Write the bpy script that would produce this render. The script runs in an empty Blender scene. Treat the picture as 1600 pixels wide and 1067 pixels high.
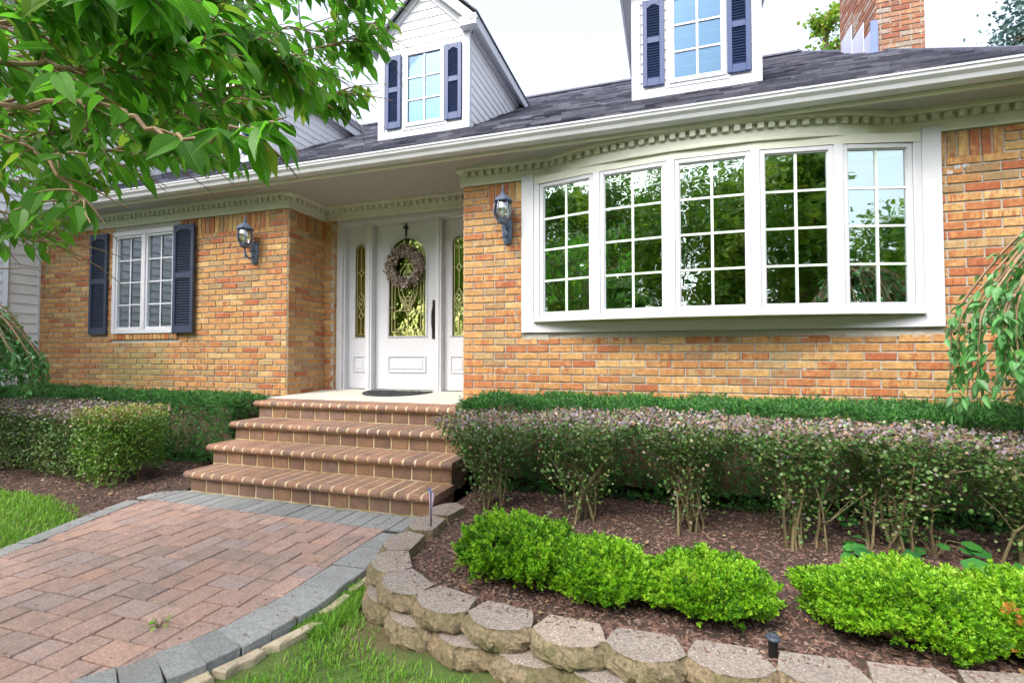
import bpy, math, random
import numpy as np
from mathutils import Vector, Matrix
rng = np.random.default_rng(7)
random.seed(7)
R = math.radians
sc = bpy.context.scene

# ---------------------------------------------------------------- camera
cam_d = bpy.data.cameras.new('camera')
cam_d.sensor_width = 36; cam_d.lens = 757.98 / 1600 * 36
cam_d.clip_start = .05; cam_d.clip_end = 2000
cam = bpy.data.objects.new('camera', cam_d); sc.collection.objects.link(cam)
cam.location = (0, -4.328, .4485)
YAW, PITCH = .3142, .0283
cam.rotation_euler = (math.pi / 2 + PITCH, 0, YAW)
sc.camera = cam
CAM = np.array([0, -4.328, .4485])
# ---------------------------------------------------------------- world, sun, exposure
w = bpy.data.worlds.new('World'); sc.world = w; w.use_nodes = True
nt = w.node_tree; nt.nodes.clear()
sky = nt.nodes.new('ShaderNodeTexSky'); sky.sky_type = 'NISHITA'; sky.sun_disc = False
SUN_EL, SUN_AZ = R(50), R(205)      # azimuth clockwise from +Y
sky.sun_elevation = SUN_EL; sky.sun_rotation = SUN_AZ
sky.air_density = 1.0; sky.dust_density = 4.0; sky.ozone_density = 1.0
hs = nt.nodes.new('ShaderNodeHueSaturation'); hs.inputs['Saturation'].default_value = .5; hs.inputs['Value'].default_value = 2.4
bg = nt.nodes.new('ShaderNodeBackground'); bg.inputs['Strength'].default_value = .15
wo = nt.nodes.new('ShaderNodeOutputWorld')
nt.links.new(sky.outputs[0], hs.inputs['Color']); nt.links.new(hs.outputs[0], bg.inputs[0]); nt.links.new(bg.outputs[0], wo.inputs[0])
sl = bpy.data.lights.new('sun', 'SUN'); sl.energy = 1.0; sl.angle = R(12); sl.color = (1, .95, .87)
so = bpy.data.objects.new('sun', sl); sc.collection.objects.link(so)
sd = Vector((math.sin(SUN_AZ) * math.cos(SUN_EL), math.cos(SUN_AZ) * math.cos(SUN_EL), math.sin(SUN_EL)))
so.rotation_euler = sd.to_track_quat('Z', 'Y').to_euler()
sc.view_settings.view_transform = 'Standard'; sc.view_settings.look = 'None'
sc.view_settings.exposure = .60; sc.view_settings.gamma = 1
sc.cycles.max_bounces = 6; sc.cycles.transparent_max_bounces = 12
sc.cycles.use_denoising = True

# ---------------------------------------------------------------- materials
def N(nt, t, **k):
    n = nt.nodes.new(t)
    for a, b in k.items():
        if a.startswith('_'): setattr(n, a[1:], b)
        else: n.inputs[a.replace('_', ' ')].default_value = b
    return n
def pm(name, cols, rough=.6, noise=6., amt=.25, bump=0., bscale=60., attr=True, metal=0., spec=.5, transl=0., stretch=None, dark=None, sparkle=None):
    """cols: list of colours picked per piece by the 'rnd' attribute; fine noise varies value"""
    m = bpy.data.materials.new(name); m.use_nodes = True; nt = m.node_tree; nt.nodes.clear(); L = nt.links.new
    out = N(nt, 'ShaderNodeOutputMaterial'); b = N(nt, 'ShaderNodeBsdfPrincipled')
    b.inputs['Roughness'].default_value = rough; b.inputs['Metallic'].default_value = metal
    b.inputs['Specular IOR Level'].default_value = spec
    if len(cols) > 1 and attr:
        a = N(nt, 'ShaderNodeAttribute', _attribute_name='rnd')
        r = N(nt, 'ShaderNodeValToRGB'); cr = r.color_ramp
        while len(cr.elements) < len(cols): cr.elements.new(.5)
        for i, c in enumerate(cols):
            cr.elements[i].position = i / (len(cols) - 1); cr.elements[i].color = (*c, 1)
        L(a.outputs['Fac'], r.inputs[0]); col = r.outputs[0]
    else:
        rr = N(nt, 'ShaderNodeRGB'); rr.outputs[0].default_value = (*cols[0], 1); col = rr.outputs[0]
    tc = N(nt, 'ShaderNodeTexCoord'); vec = tc.outputs['Object']
    if stretch:
        mp = N(nt, 'ShaderNodeMapping'); mp.inputs['Scale'].default_value = stretch; L(vec, mp.inputs[0]); vec = mp.outputs[0]
    if amt:
        nz = N(nt, 'ShaderNodeTexNoise', Scale=noise, Detail=6., Roughness=.65); L(vec, nz.inputs['Vector'])
        mr = N(nt, 'ShaderNodeMapRange'); mr.inputs[1].default_value = .25; mr.inputs[2].default_value = .75
        mr.inputs[3].default_value = 1 - amt; mr.inputs[4].default_value = 1 + amt * .6; L(nz.outputs[0], mr.inputs[0])
        h = N(nt, 'ShaderNodeHueSaturation'); L(col, h.inputs['Color']); L(mr.outputs[0], h.inputs['Value']); col = h.outputs[0]
    if dark:   # second colour in stains: (colour, scale, lo, hi, strength)
        n2 = N(nt, 'ShaderNodeTexNoise', Scale=dark[1], Detail=4., Roughness=.6); L(vec, n2.inputs['Vector'])
        m2 = N(nt, 'ShaderNodeMapRange'); m2.inputs[1].default_value = dark[2]; m2.inputs[2].default_value = dark[3]; m2.inputs[4].default_value = dark[4]
        L(n2.outputs[0], m2.inputs[0])
        mx = N(nt, 'ShaderNodeMix', _data_type='RGBA'); L(m2.outputs[0], mx.inputs[0]); L(col, mx.inputs[6]); mx.inputs[7].default_value = (*dark[0], 1); col = mx.outputs[2]
    if sparkle:
        v = N(nt, 'ShaderNodeTexVoronoi', Scale=sparkle[1]); L(tc.outputs['Object'], v.inputs['Vector'])
        m3 = N(nt, 'ShaderNodeMapRange'); m3.inputs[1].default_value = sparkle[2]; m3.inputs[2].default_value = sparkle[2] * .6; L(v.outputs['Distance'], m3.inputs[0])
        sx = N(nt, 'ShaderNodeSeparateColor'); L(v.outputs['Color'], sx.inputs[0])
        gt = N(nt, 'ShaderNodeMath', _operation='GREATER_THAN'); gt.inputs[1].default_value = sparkle[3]; L(sx.outputs[0], gt.inputs[0])
        mu = N(nt, 'ShaderNodeMath', _operation='MULTIPLY'); L(m3.outputs[0], mu.inputs[0]); L(gt.outputs[0], mu.inputs[1])
        mx = N(nt, 'ShaderNodeMix', _data_type='RGBA'); L(mu.outputs[0], mx.inputs[0]); L(col, mx.inputs[6]); mx.inputs[7].default_value = (*sparkle[0], 1); col = mx.outputs[2]
    L(col, b.inputs['Base Color'])
    if bump:
        nb = N(nt, 'ShaderNodeTexNoise', Scale=bscale, Detail=5., Roughness=.6); L(vec, nb.inputs['Vector'])
        bp = N(nt, 'ShaderNodeBump', Strength=bump, Distance=.01); L(nb.outputs[0], bp.inputs['Height']); L(bp.outputs[0], b.inputs['Normal'])
    sh = b.outputs[0]
    if transl:
        t = N(nt, 'ShaderNodeBsdfTranslucent'); L(col, t.inputs[0])
        ms = N(nt, 'ShaderNodeMixShader'); ms.inputs[0].default_value = transl; L(sh, ms.inputs[1]); L(t.outputs[0], ms.inputs[2]); sh = ms.outputs[0]
    L(sh, out.inputs[0]); return m

def brickmat(name, cols, streak=(.34, .085, .03)):
    m = pm(name, cols, rough=.8, noise=48, amt=.55, bump=.5, bscale=120, dark=((.22, .15, .08), 1.3, .55, .8, .35))
    nt = m.node_tree; L = nt.links.new
    next(n for n in nt.nodes if n.type == 'VALTORGB').color_ramp.interpolation = 'CONSTANT'
    b = next(n for n in nt.nodes if n.type == 'BSDF_PRINCIPLED'); src = b.inputs['Base Color'].links[0].from_socket
    tc = next(n for n in nt.nodes if n.type == 'TEX_COORD')
    mp = N(nt, 'ShaderNodeMapping'); mp.inputs['Scale'].default_value = (38, 38, 9); L(tc.outputs['Object'], mp.inputs[0])
    n1 = N(nt, 'ShaderNodeTexNoise', Scale=1., Detail=4., Roughness=.7); L(mp.outputs[0], n1.inputs['Vector'])
    m1 = N(nt, 'ShaderNodeMapRange'); m1.inputs[1].default_value = .47; m1.inputs[2].default_value = .60; m1.inputs[4].default_value = 1.; L(n1.outputs[0], m1.inputs[0])
    # blend more streak on some bricks
    at = N(nt, 'ShaderNodeAttribute', _attribute_name='rnd')
    mm = N(nt, 'ShaderNodeMath', _operation='MULTIPLY'); L(m1.outputs[0], mm.inputs[0])
    fr = N(nt, 'ShaderNodeMath', _operation='FRACT'); ml = N(nt, 'ShaderNodeMath', _operation='MULTIPLY'); ml.inputs[1].default_value = 17.3
    L(at.outputs['Fac'], ml.inputs[0]); L(ml.outputs[0], fr.inputs[0]); L(fr.outputs[0], mm.inputs[1])
    mx = N(nt, 'ShaderNodeMix', _data_type='RGBA'); L(mm.outputs[0], mx.inputs[0]); L(src, mx.inputs[6]); mx.inputs[7].default_value = (*streak, 1)
    # pale blotches
    n2 = N(nt, 'ShaderNodeTexNoise', Scale=16., Detail=3.); L(tc.outputs['Object'], n2.inputs['Vector'])
    m2 = N(nt, 'ShaderNodeMapRange'); m2.inputs[1].default_value = .58; m2.inputs[2].default_value = .75; m2.inputs[4].default_value = .45; L(n2.outputs[0], m2.inputs[0])
    mx2 = N(nt, 'ShaderNodeMix', _data_type='RGBA'); L(m2.outputs[0], mx2.inputs[0]); L(mx.outputs[2], mx2.inputs[6]); mx2.inputs[7].default_value = (.66, .44, .2, 1)
    # green algae stain low on the left wall, under the small window
    sp = N(nt, 'ShaderNodeSeparateXYZ'); L(tc.outputs['Object'], sp.inputs[0])
    # algae patch on the brick below the small window
    def rad(c, r_, sock):
        a_ = N(nt, 'ShaderNodeMath', _operation='SUBTRACT'); a_.inputs[1].default_value = c; L(sock, a_.inputs[0])
        b_ = N(nt, 'ShaderNodeMath', _operation='DIVIDE'); b_.inputs[1].default_value = r_; L(a_.outputs[0], b_.inputs[0])
        c_ = N(nt, 'ShaderNodeMath', _operation='POWER'); c_.inputs[1].default_value = 2; L(b_.outputs[0], c_.inputs[0]); return c_.outputs[0]
    ad_ = N(nt, 'ShaderNodeMath', _operation='ADD'); L(rad(-3.35, .85, sp.outputs[0]), ad_.inputs[0]); L(rad(.95, .32, sp.outputs[2]), ad_.inputs[1])
    n5 = N(nt, 'ShaderNodeTexNoise', Scale=5., Detail=4.); L(tc.outputs['Object'], n5.inputs['Vector'])
    m5 = N(nt, 'ShaderNodeMath', _operation='MULTIPLY_ADD'); m5.inputs[1].default_value = 2.2; L(n5.outputs[0], m5.inputs[0]); m5.inputs[2].default_value = -.6
    s5 = N(nt, 'ShaderNodeMath', _operation='SUBTRACT'); L(m5.outputs[0], s5.inputs[0]); L(ad_.outputs[0], s5.inputs[1])
    r5 = N(nt, 'ShaderNodeMapRange'); r5.inputs[1].default_value = -.4; r5.inputs[2].default_value = .5; r5.inputs[4].default_value = .6; L(s5.outputs[0], r5.inputs[0])
    mx5 = N(nt, 'ShaderNodeMix', _data_type='RGBA'); L(r5.outputs[0], mx5.inputs[0]); L(mx2.outputs[2], mx5.inputs[6]); mx5.inputs[7].default_value = (.24, .25, .09, 1)
    L(mx5.outputs[2], b.inputs['Base Color'])
    return m
WHITE = (.80, .80, .80)
M = {}
M['brick'] = brickmat('brick', [(.56, .34, .13), (.52, .27, .09), (.46, .27, .10), (.60, .39, .16), (.45, .18, .065), (.54, .29, .10), (.35, .23, .11), (.40, .13, .05), (.53, .32, .12), (.50, .27, .10), (.56, .31, .11), (.44, .30, .14), (.50, .25, .09), (.57, .35, .13)])
M['brick_grey'] = pm('brick_grey', [(.26, .25, .21), (.34, .32, .27), (.22, .21, .19)], rough=.85, amt=.3, noise=20, bump=.5)
M['brick_chimney'] = brickmat('brick_chimney', [(.30, .14, .085), (.36, .19, .12), (.26, .10, .06), (.36, .31, .27), (.32, .17, .11)])
M['mortar'] = pm('mortar', [(.46, .44, .39)], rough=.95, noise=40, amt=.3, bump=.6, bscale=200)
M['trim'] = pm('trim_paint', [(.57, .58, .625)], rough=.45, noise=3, amt=.06, bump=.03, bscale=30, dark=((.42, .41, .36), 14, .62, .8, .25))
M['underside'] = pm('underside_grass_bounce', [(.60, .58, .22)], rough=.6, amt=.12, noise=4)  # yellow-olive light bounced off the grass, put into the board's colour
M['cream'] = pm('cornice_paint', [(.62, .63, .54)], rough=.5, noise=4, amt=.1, bump=.05, bscale=40)
M['vinyl'] = pm('vinyl_siding', [(.76, .76, .78), (.73, .73, .75)], rough=.5, noise=5, amt=.07, bump=.05, bscale=80, dark=((.5, .49, .44), 4, .58, .85, .3))
M['soffit'] = pm('soffit_stucco', [(.42, .42, .40)], rough=.95, noise=25, amt=.12, bump=.6, bscale=180)
M['gutter'] = pm('gutter_enamel', [(.60, .61, .65)], rough=.3, noise=3, amt=.12, dark=((.55, .5, .42), 9, .6, .8, .35))
M['shingle'] = pm('asphalt_shingle', [(.08, .085, .13), (.17, .18, .24), (.04, .04, .07), (.34, .35, .42), (.10, .10, .13), (.26, .26, .31), (.06, .06, .09)], rough=.9, noise=10, amt=.35, bump=.8, bscale=300)
M['navy'] = pm('shutter_navy', [(.028, .055, .16)], rough=.45, noise=10, amt=.12)
M['navy_dull'] = pm('shutter_slate', [(.032, .046, .085)], rough=.5, noise=10, amt=.12)
M['concrete'] = pm('concrete', [(.50, .48, .42)], rough=.85, noise=5, amt=.2, bump=.2, bscale=120, dark=((.3, .28, .24), 2.5, .55, .8, .4))
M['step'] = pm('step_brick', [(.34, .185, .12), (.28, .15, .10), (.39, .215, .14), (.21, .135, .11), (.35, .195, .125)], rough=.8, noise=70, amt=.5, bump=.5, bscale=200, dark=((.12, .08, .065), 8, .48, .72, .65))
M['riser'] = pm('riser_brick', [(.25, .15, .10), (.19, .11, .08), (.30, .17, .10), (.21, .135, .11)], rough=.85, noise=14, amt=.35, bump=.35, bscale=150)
M['smortar'] = pm('pale_mortar', [(.70, .60, .40)], rough=.9, noise=9, amt=.3, bump=.3, bscale=150, dark=((.42, .29, .08), 6, .42, .62, .8))
M['paver'] = pm('paver', [(.46, .305, .25), (.39, .27, .225), (.52, .345, .285), (.34, .25, .22), (.44, .29, .24), (.41, .315, .295), (.50, .31, .24), (.38, .255, .21)], rough=.85, noise=95, amt=.5, bump=.6, bscale=260, dark=((.17, .14, .12), 9, .5, .75, .6), sparkle=((.62, .5, .44), 170, .22, .8))
M['paver_grey'] = pm('paver_grey', [(.27, .28, .28), (.33, .34, .335), (.23, .24, .245)], rough=.85, noise=95, amt=.5, bump=.6, bscale=260, dark=((.20, .19, .165), 6, .5, .75, .6), sparkle=((.5, .5, .48), 170, .22, .8))
M['joint'] = pm('joint_sand', [(.03, .027, .02)], rough=1, noise=30, amt=.5)
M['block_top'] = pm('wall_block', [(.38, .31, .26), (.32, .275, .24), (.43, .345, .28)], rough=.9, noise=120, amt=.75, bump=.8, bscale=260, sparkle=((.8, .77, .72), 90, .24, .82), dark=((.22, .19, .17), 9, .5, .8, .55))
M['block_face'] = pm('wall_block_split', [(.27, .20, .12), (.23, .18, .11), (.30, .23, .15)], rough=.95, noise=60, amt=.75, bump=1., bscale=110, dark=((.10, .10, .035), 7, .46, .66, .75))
M['flagstone'] = pm('flagstone', [(.50, .42, .29), (.44, .37, .27)], rough=.9, noise=14, amt=.3, bump=.7, bscale=60, dark=((.24, .2, .12), 10, .5, .8, .6))
M['soil'] = pm('soil', [(.115, .085, .05)], rough=1, noise=9, amt=.5, bump=1., bscale=60, dark=((.10, .13, .03), 3.5, .42, .62, .8))
M['mulch'] = pm('mulch', [(.07, .042, .032)], rough=1, noise=35, amt=.6, bump=1., bscale=90)
M['chip'] = pm('mulch_chip', [(.14, .075, .055), (.20, .11, .085), (.09, .055, .045), (.17, .085, .06), (.27, .19, .15), (.07, .045, .038)], rough=.95, noise=60, amt=.3)
M['litter'] = pm('dry_leaf', [(.42, .30, .16), (.30, .17, .07), (.5, .4, .26)], rough=.8, transl=.2)
M['bark'] = pm('bark', [(.16, .10, .07), (.22, .15, .10)], rough=.9, noise=30, amt=.4, bump=.8, bscale=80, stretch=(1, 1, .3))
M['twig'] = pm('twig', [(.30, .21, .13), (.24, .15, .07)], rough=.85, noise=40, amt=.4)
M['twig_green'] = pm('twig_green', [(.19, .15, .075), (.12, .10, .045), (.26, .21, .11)], rough=.85, noise=40, amt=.3)
M['grass'] = pm('grass_blade', [(.07, .22, .012), (.13, .36, .02), (.20, .46, .03), (.30, .48, .06), (.10, .28, .01)], rough=.55, transl=.35, amt=.15)
M['cherry_leaf'] = pm('cherry_leaf', [(.05, .18, .008), (.08, .28, .010), (.11, .38, .014), (.07, .24, .01), (.14, .44, .02), (.06, .22, .012), (.09, .30, .012), (.30, .42, .03)], rough=.42, transl=.68, amt=.12, noise=15)
def veins(m):
    nt = m.node_tree; L = nt.links.new; b = next(n for n in nt.nodes if n.type == 'BSDF_PRINCIPLED'); src = b.inputs['Base Color'].links[0].from_socket
    at = N(nt, 'ShaderNodeAttribute', _attribute_name='leafco'); sp = N(nt, 'ShaderNodeSeparateXYZ'); L(at.outputs['Vector'], sp.inputs[0])
    ab = N(nt, 'ShaderNodeMath', _operation='ABSOLUTE'); L(sp.outputs[0], ab.inputs[0])
    mid = N(nt, 'ShaderNodeMapRange'); mid.inputs[1].default_value = .016; mid.inputs[2].default_value = .006; L(ab.outputs[0], mid.inputs[0])
    k = N(nt, 'ShaderNodeMath', _operation='MULTIPLY_ADD'); k.inputs[1].default_value = -1.1; L(ab.outputs[0], k.inputs[0]); L(sp.outputs[1], k.inputs[2])
    pp = N(nt, 'ShaderNodeMath', _operation='PINGPONG'); pp.inputs[1].default_value = .045; L(k.outputs[0], pp.inputs[0])
    vn = N(nt, 'ShaderNodeMapRange'); vn.inputs[1].default_value = .009; vn.inputs[2].default_value = .002; vn.inputs[4].default_value = .55; L(pp.outputs[0], vn.inputs[0])
    mx = N(nt, 'ShaderNodeMath', _operation='MAXIMUM'); L(mid.outputs[0], mx.inputs[0]); L(vn.outputs[0], mx.inputs[1])
    c = N(nt, 'ShaderNodeMix', _data_type='RGBA'); L(mx.outputs[0], c.inputs[0]); L(src, c.inputs[6]); c.inputs[7].default_value = (.20, .46, .10, 1); L(c.outputs[2], b.inputs['Base Color'])
    for n in nt.nodes:
        if n.type == 'BSDF_TRANSLUCENT': L(c.outputs[2], n.inputs[0])
    bp = N(nt, 'ShaderNodeBump', Strength=.5, Distance=.004); bp.invert = True; L(mx.outputs[0], bp.inputs['Height']); L(bp.outputs[0], b.inputs['Normal'])
veins(M['cherry_leaf'])
M['weep_leaf'] = pm('weeping_leaf', [(.06, .20, .05), (.10, .32, .07), (.16, .40, .14), (.08, .26, .04), (.22, .42, .22)], rough=.45, transl=.3, amt=.1)
M['yew'] = pm('yew_needle', [(.022, .10, .022), (.04, .16, .03), (.07, .24, .04), (.03, .12, .03), (.10, .29, .045)], rough=.55, transl=.15, amt=.15)
M['boxwood'] = pm('lime_foliage', [(.045, .15, .008), (.11, .30, .008), (.19, .45, .012), (.28, .54, .02), (.38, .60, .05)], rough=.5, transl=.3, amt=.1)
M['rust_leaf'] = pm('rust_foliage', [(.62, .30, .05), (.42, .18, .04)], rough=.6, transl=.3, amt=.1)
M['bronze'] = pm('bronze_leaf', [(.06, .15, .03), (.09, .20, .045), (.15, .23, .06), (.20, .17, .08), (.19, .12, .10), (.21, .16, .19), (.27, .24, .30), (.34, .19, .11)], rough=.35, transl=.2, amt=.15)
M['hosta'] = pm('broad_leaf', [(.03, .16, .03), (.05, .22, .03), (.02, .12, .03)], rough=.5, transl=.2, amt=.1)
M['tree_leaf'] = pm('tree_leaf', [(.05, .14, .012), (.12, .27, .02), (.24, .38, .025), (.42, .48, .04)], rough=.55, transl=.35, amt=.1)
M['conifer'] = pm('blue_conifer', [(.06, .13, .12), (.10, .19, .18), (.05, .10, .08)], rough=.6, transl=.15, amt=.1)
M['lantern'] = pm('lantern_metal', [(.14, .18, .27)], rough=.4, metal=.35, noise=30, amt=.3, bump=.2, bscale=90)
M['lamp_cap'] = pm('lamp_cap', [(.05, .065, .09)], rough=.5, amt=.3)
M['black'] = pm('black_metal', [(.02, .018, .017)], rough=.4, metal=.3, noise=20, amt=.2)
M['brass'] = pm('leaded_came', [(.62, .55, .33)], rough=.35, metal=.7, amt=.1)
M['rubber'] = pm('rubber_mat', [(.025, .03, .035)], rough=.7, noise=40, amt=.4, bump=1., bscale=160)
M['stake'] = pm('lilac_plastic', [(.62, .50, .72)], rough=.4, amt=.05)
M['darkwood'] = pm('planter_wood', [(.30, .2, .11)], rough=.6, amt=.3)
M['terracotta'] = pm('pot_clay', [(.42, .28, .16)], rough=.7, amt=.2)
M['flash'] = pm('flashing_metal', [(.55, .57, .72)], rough=.4, metal=.15, amt=.12, noise=4)
M['flash_blue'] = pm('flashing_blue', [(.16, .22, .48)], rough=.45, metal=.1, amt=.1)
M['interior'] = pm('interior_paint', [(.16, .15, .13)], rough=.9, amt=.1)
M['blind'] = pm('blind', [(.62, .63, .62)], rough=.7, amt=.04)
M['wreath'] = pm('wreath_bits', [(.14, .09, .07), (.32, .24, .20), (.46, .40, .36), (.62, .56, .50), (.2, .15, .12), (.34, .2, .17)], rough=.7, amt=.2)
M['grille'] = pm('window_grille', [(.70, .80, .72)], rough=.4, amt=.03)

def glassmat(name, fac, tint, wave=.0, scale=3., stretch=(1, 1, 1), base=(.8, .9, .88)):
    m = bpy.data.materials.new(name); m.use_nodes = True; nt = m.node_tree; nt.nodes.clear(); L = nt.links.new
    out = N(nt, 'ShaderNodeOutputMaterial')
    g = N(nt, 'ShaderNodeBsdfGlossy', Roughness=.01); g.inputs[0].default_value = (*tint, 1)
    t = N(nt, 'ShaderNodeBsdfTransparent'); t.inputs[0].default_value = (*base, 1)
    fr = N(nt, 'ShaderNodeFresnel', IOR=1.5)
    ad = N(nt, 'ShaderNodeMath', _operation='ADD'); ad.use_clamp = True; ad.inputs[1].default_value = fac; L(fr.outputs[0], ad.inputs[0])
    ms = N(nt, 'ShaderNodeMixShader'); L(ad.outputs[0], ms.inputs[0]); L(t.outputs[0], ms.inputs[1]); L(g.outputs[0], ms.inputs[2]); L(ms.outputs[0], out.inputs[0])
    if wave:
        tc = N(nt, 'ShaderNodeTexCoord'); mp = N(nt, 'ShaderNodeMapping'); mp.inputs['Scale'].default_value = stretch
        nz = N(nt, 'ShaderNodeTexNoise', Scale=scale, Detail=2.); bp = N(nt, 'ShaderNodeBump', Strength=wave, Distance=.02)
        L(tc.outputs['Object'], mp.inputs[0]); L(mp.outputs[0], nz.inputs['Vector']); L(nz.outputs[0], bp.inputs['Height']); L(bp.outputs[0], g.inputs['Normal'])
    return m
M['glass'] = glassmat('window_glass', .33, (.92, 1, .97), wave=.11, scale=2.6, stretch=(1, 1, 2.4), base=(.6, .75, .70))
M['glass_flat'] = glassmat('window_glass_flat', .34, (.85, .93, 1), wave=.03, scale=2.)
M['glass_up'] = glassmat('dormer_glass', .15, (.26, .40, .60), wave=.03, scale=2.)  # blue tint colours the pane as if it mirrored clear sky
M['glass_lead'] = glassmat('leaded_glass', .30, (.85, .95, .35), wave=.3, scale=7., base=(.35, .38, .2))  # yellow-green tint puts the bright lawn's reflection into the glass colour
M['glass_lamp'] = glassmat('lamp_glass', .25, (.95, .95, 1))

# ---------------------------------------------------------------- mesh helpers
_c = []
for sx in (-1, 1):
    for sy in (-1, 1):
        for sz in (-1, 1): _c.append((sx, sy, sz))
_c = np.array(_c, float)
def _cb_template():
    S = np.repeat(_c, 3, 0); A = np.tile(np.arange(3), 8)
    idx = lambda s, a: int(((s[0] + 1) // 2) * 4 + ((s[1] + 1) // 2) * 2 + (s[2] + 1) // 2) * 3 + a
    F = []
    for a in range(3):
        b, c = [k for k in range(3) if k != a]
        for s in (-1, 1):
            q = []
            for sb, scc in ((-1, -1), (1, -1), (1, 1), (-1, 1)):
                v = [0, 0, 0]; v[a] = s; v[b] = sb; v[c] = scc; q.append(idx(v, a))
            F.append(q)
    for a in range(3):      # edges parallel to axis a
        b, c = [k for k in range(3) if k != a]
        for sb in (-1, 1):
            for s2 in (-1, 1):
                v0 = [0, 0, 0]; v0[b] = sb; v0[c] = s2; v1 = v0[:]; v0[a] = -1; v1[a] = 1
                F.append([idx(v0, b), idx(v1, b), idx(v1, c), idx(v0, c)])
    for s in _c: F.append([idx(s, 0), idx(s, 1), idx(s, 2)])
    P = S * 1.0; inset = np.ones((24, 3)); inset[np.arange(24), A] = 0
    V = P - .2 * P * inset
    out = []
    for f in F:
        p = V[f]; n = np.cross(p[1] - p[0], p[2] - p[1])
        out.append(f if n @ p.mean(0) > 0 else f[::-1])
    return S, inset, out
_CBS, _CBI, _CBF = _cb_template()
_BXF = [f for f in [(0, 1, 3, 2), (4, 6, 7, 5), (0, 4, 5, 1), (2, 3, 7, 6), (0, 2, 6, 4), (1, 5, 7, 3)]]
def rotz(a): c, s = math.cos(a), math.sin(a); return np.array([[c, -s, 0], [s, c, 0], [0, 0, 1.]])

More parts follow.
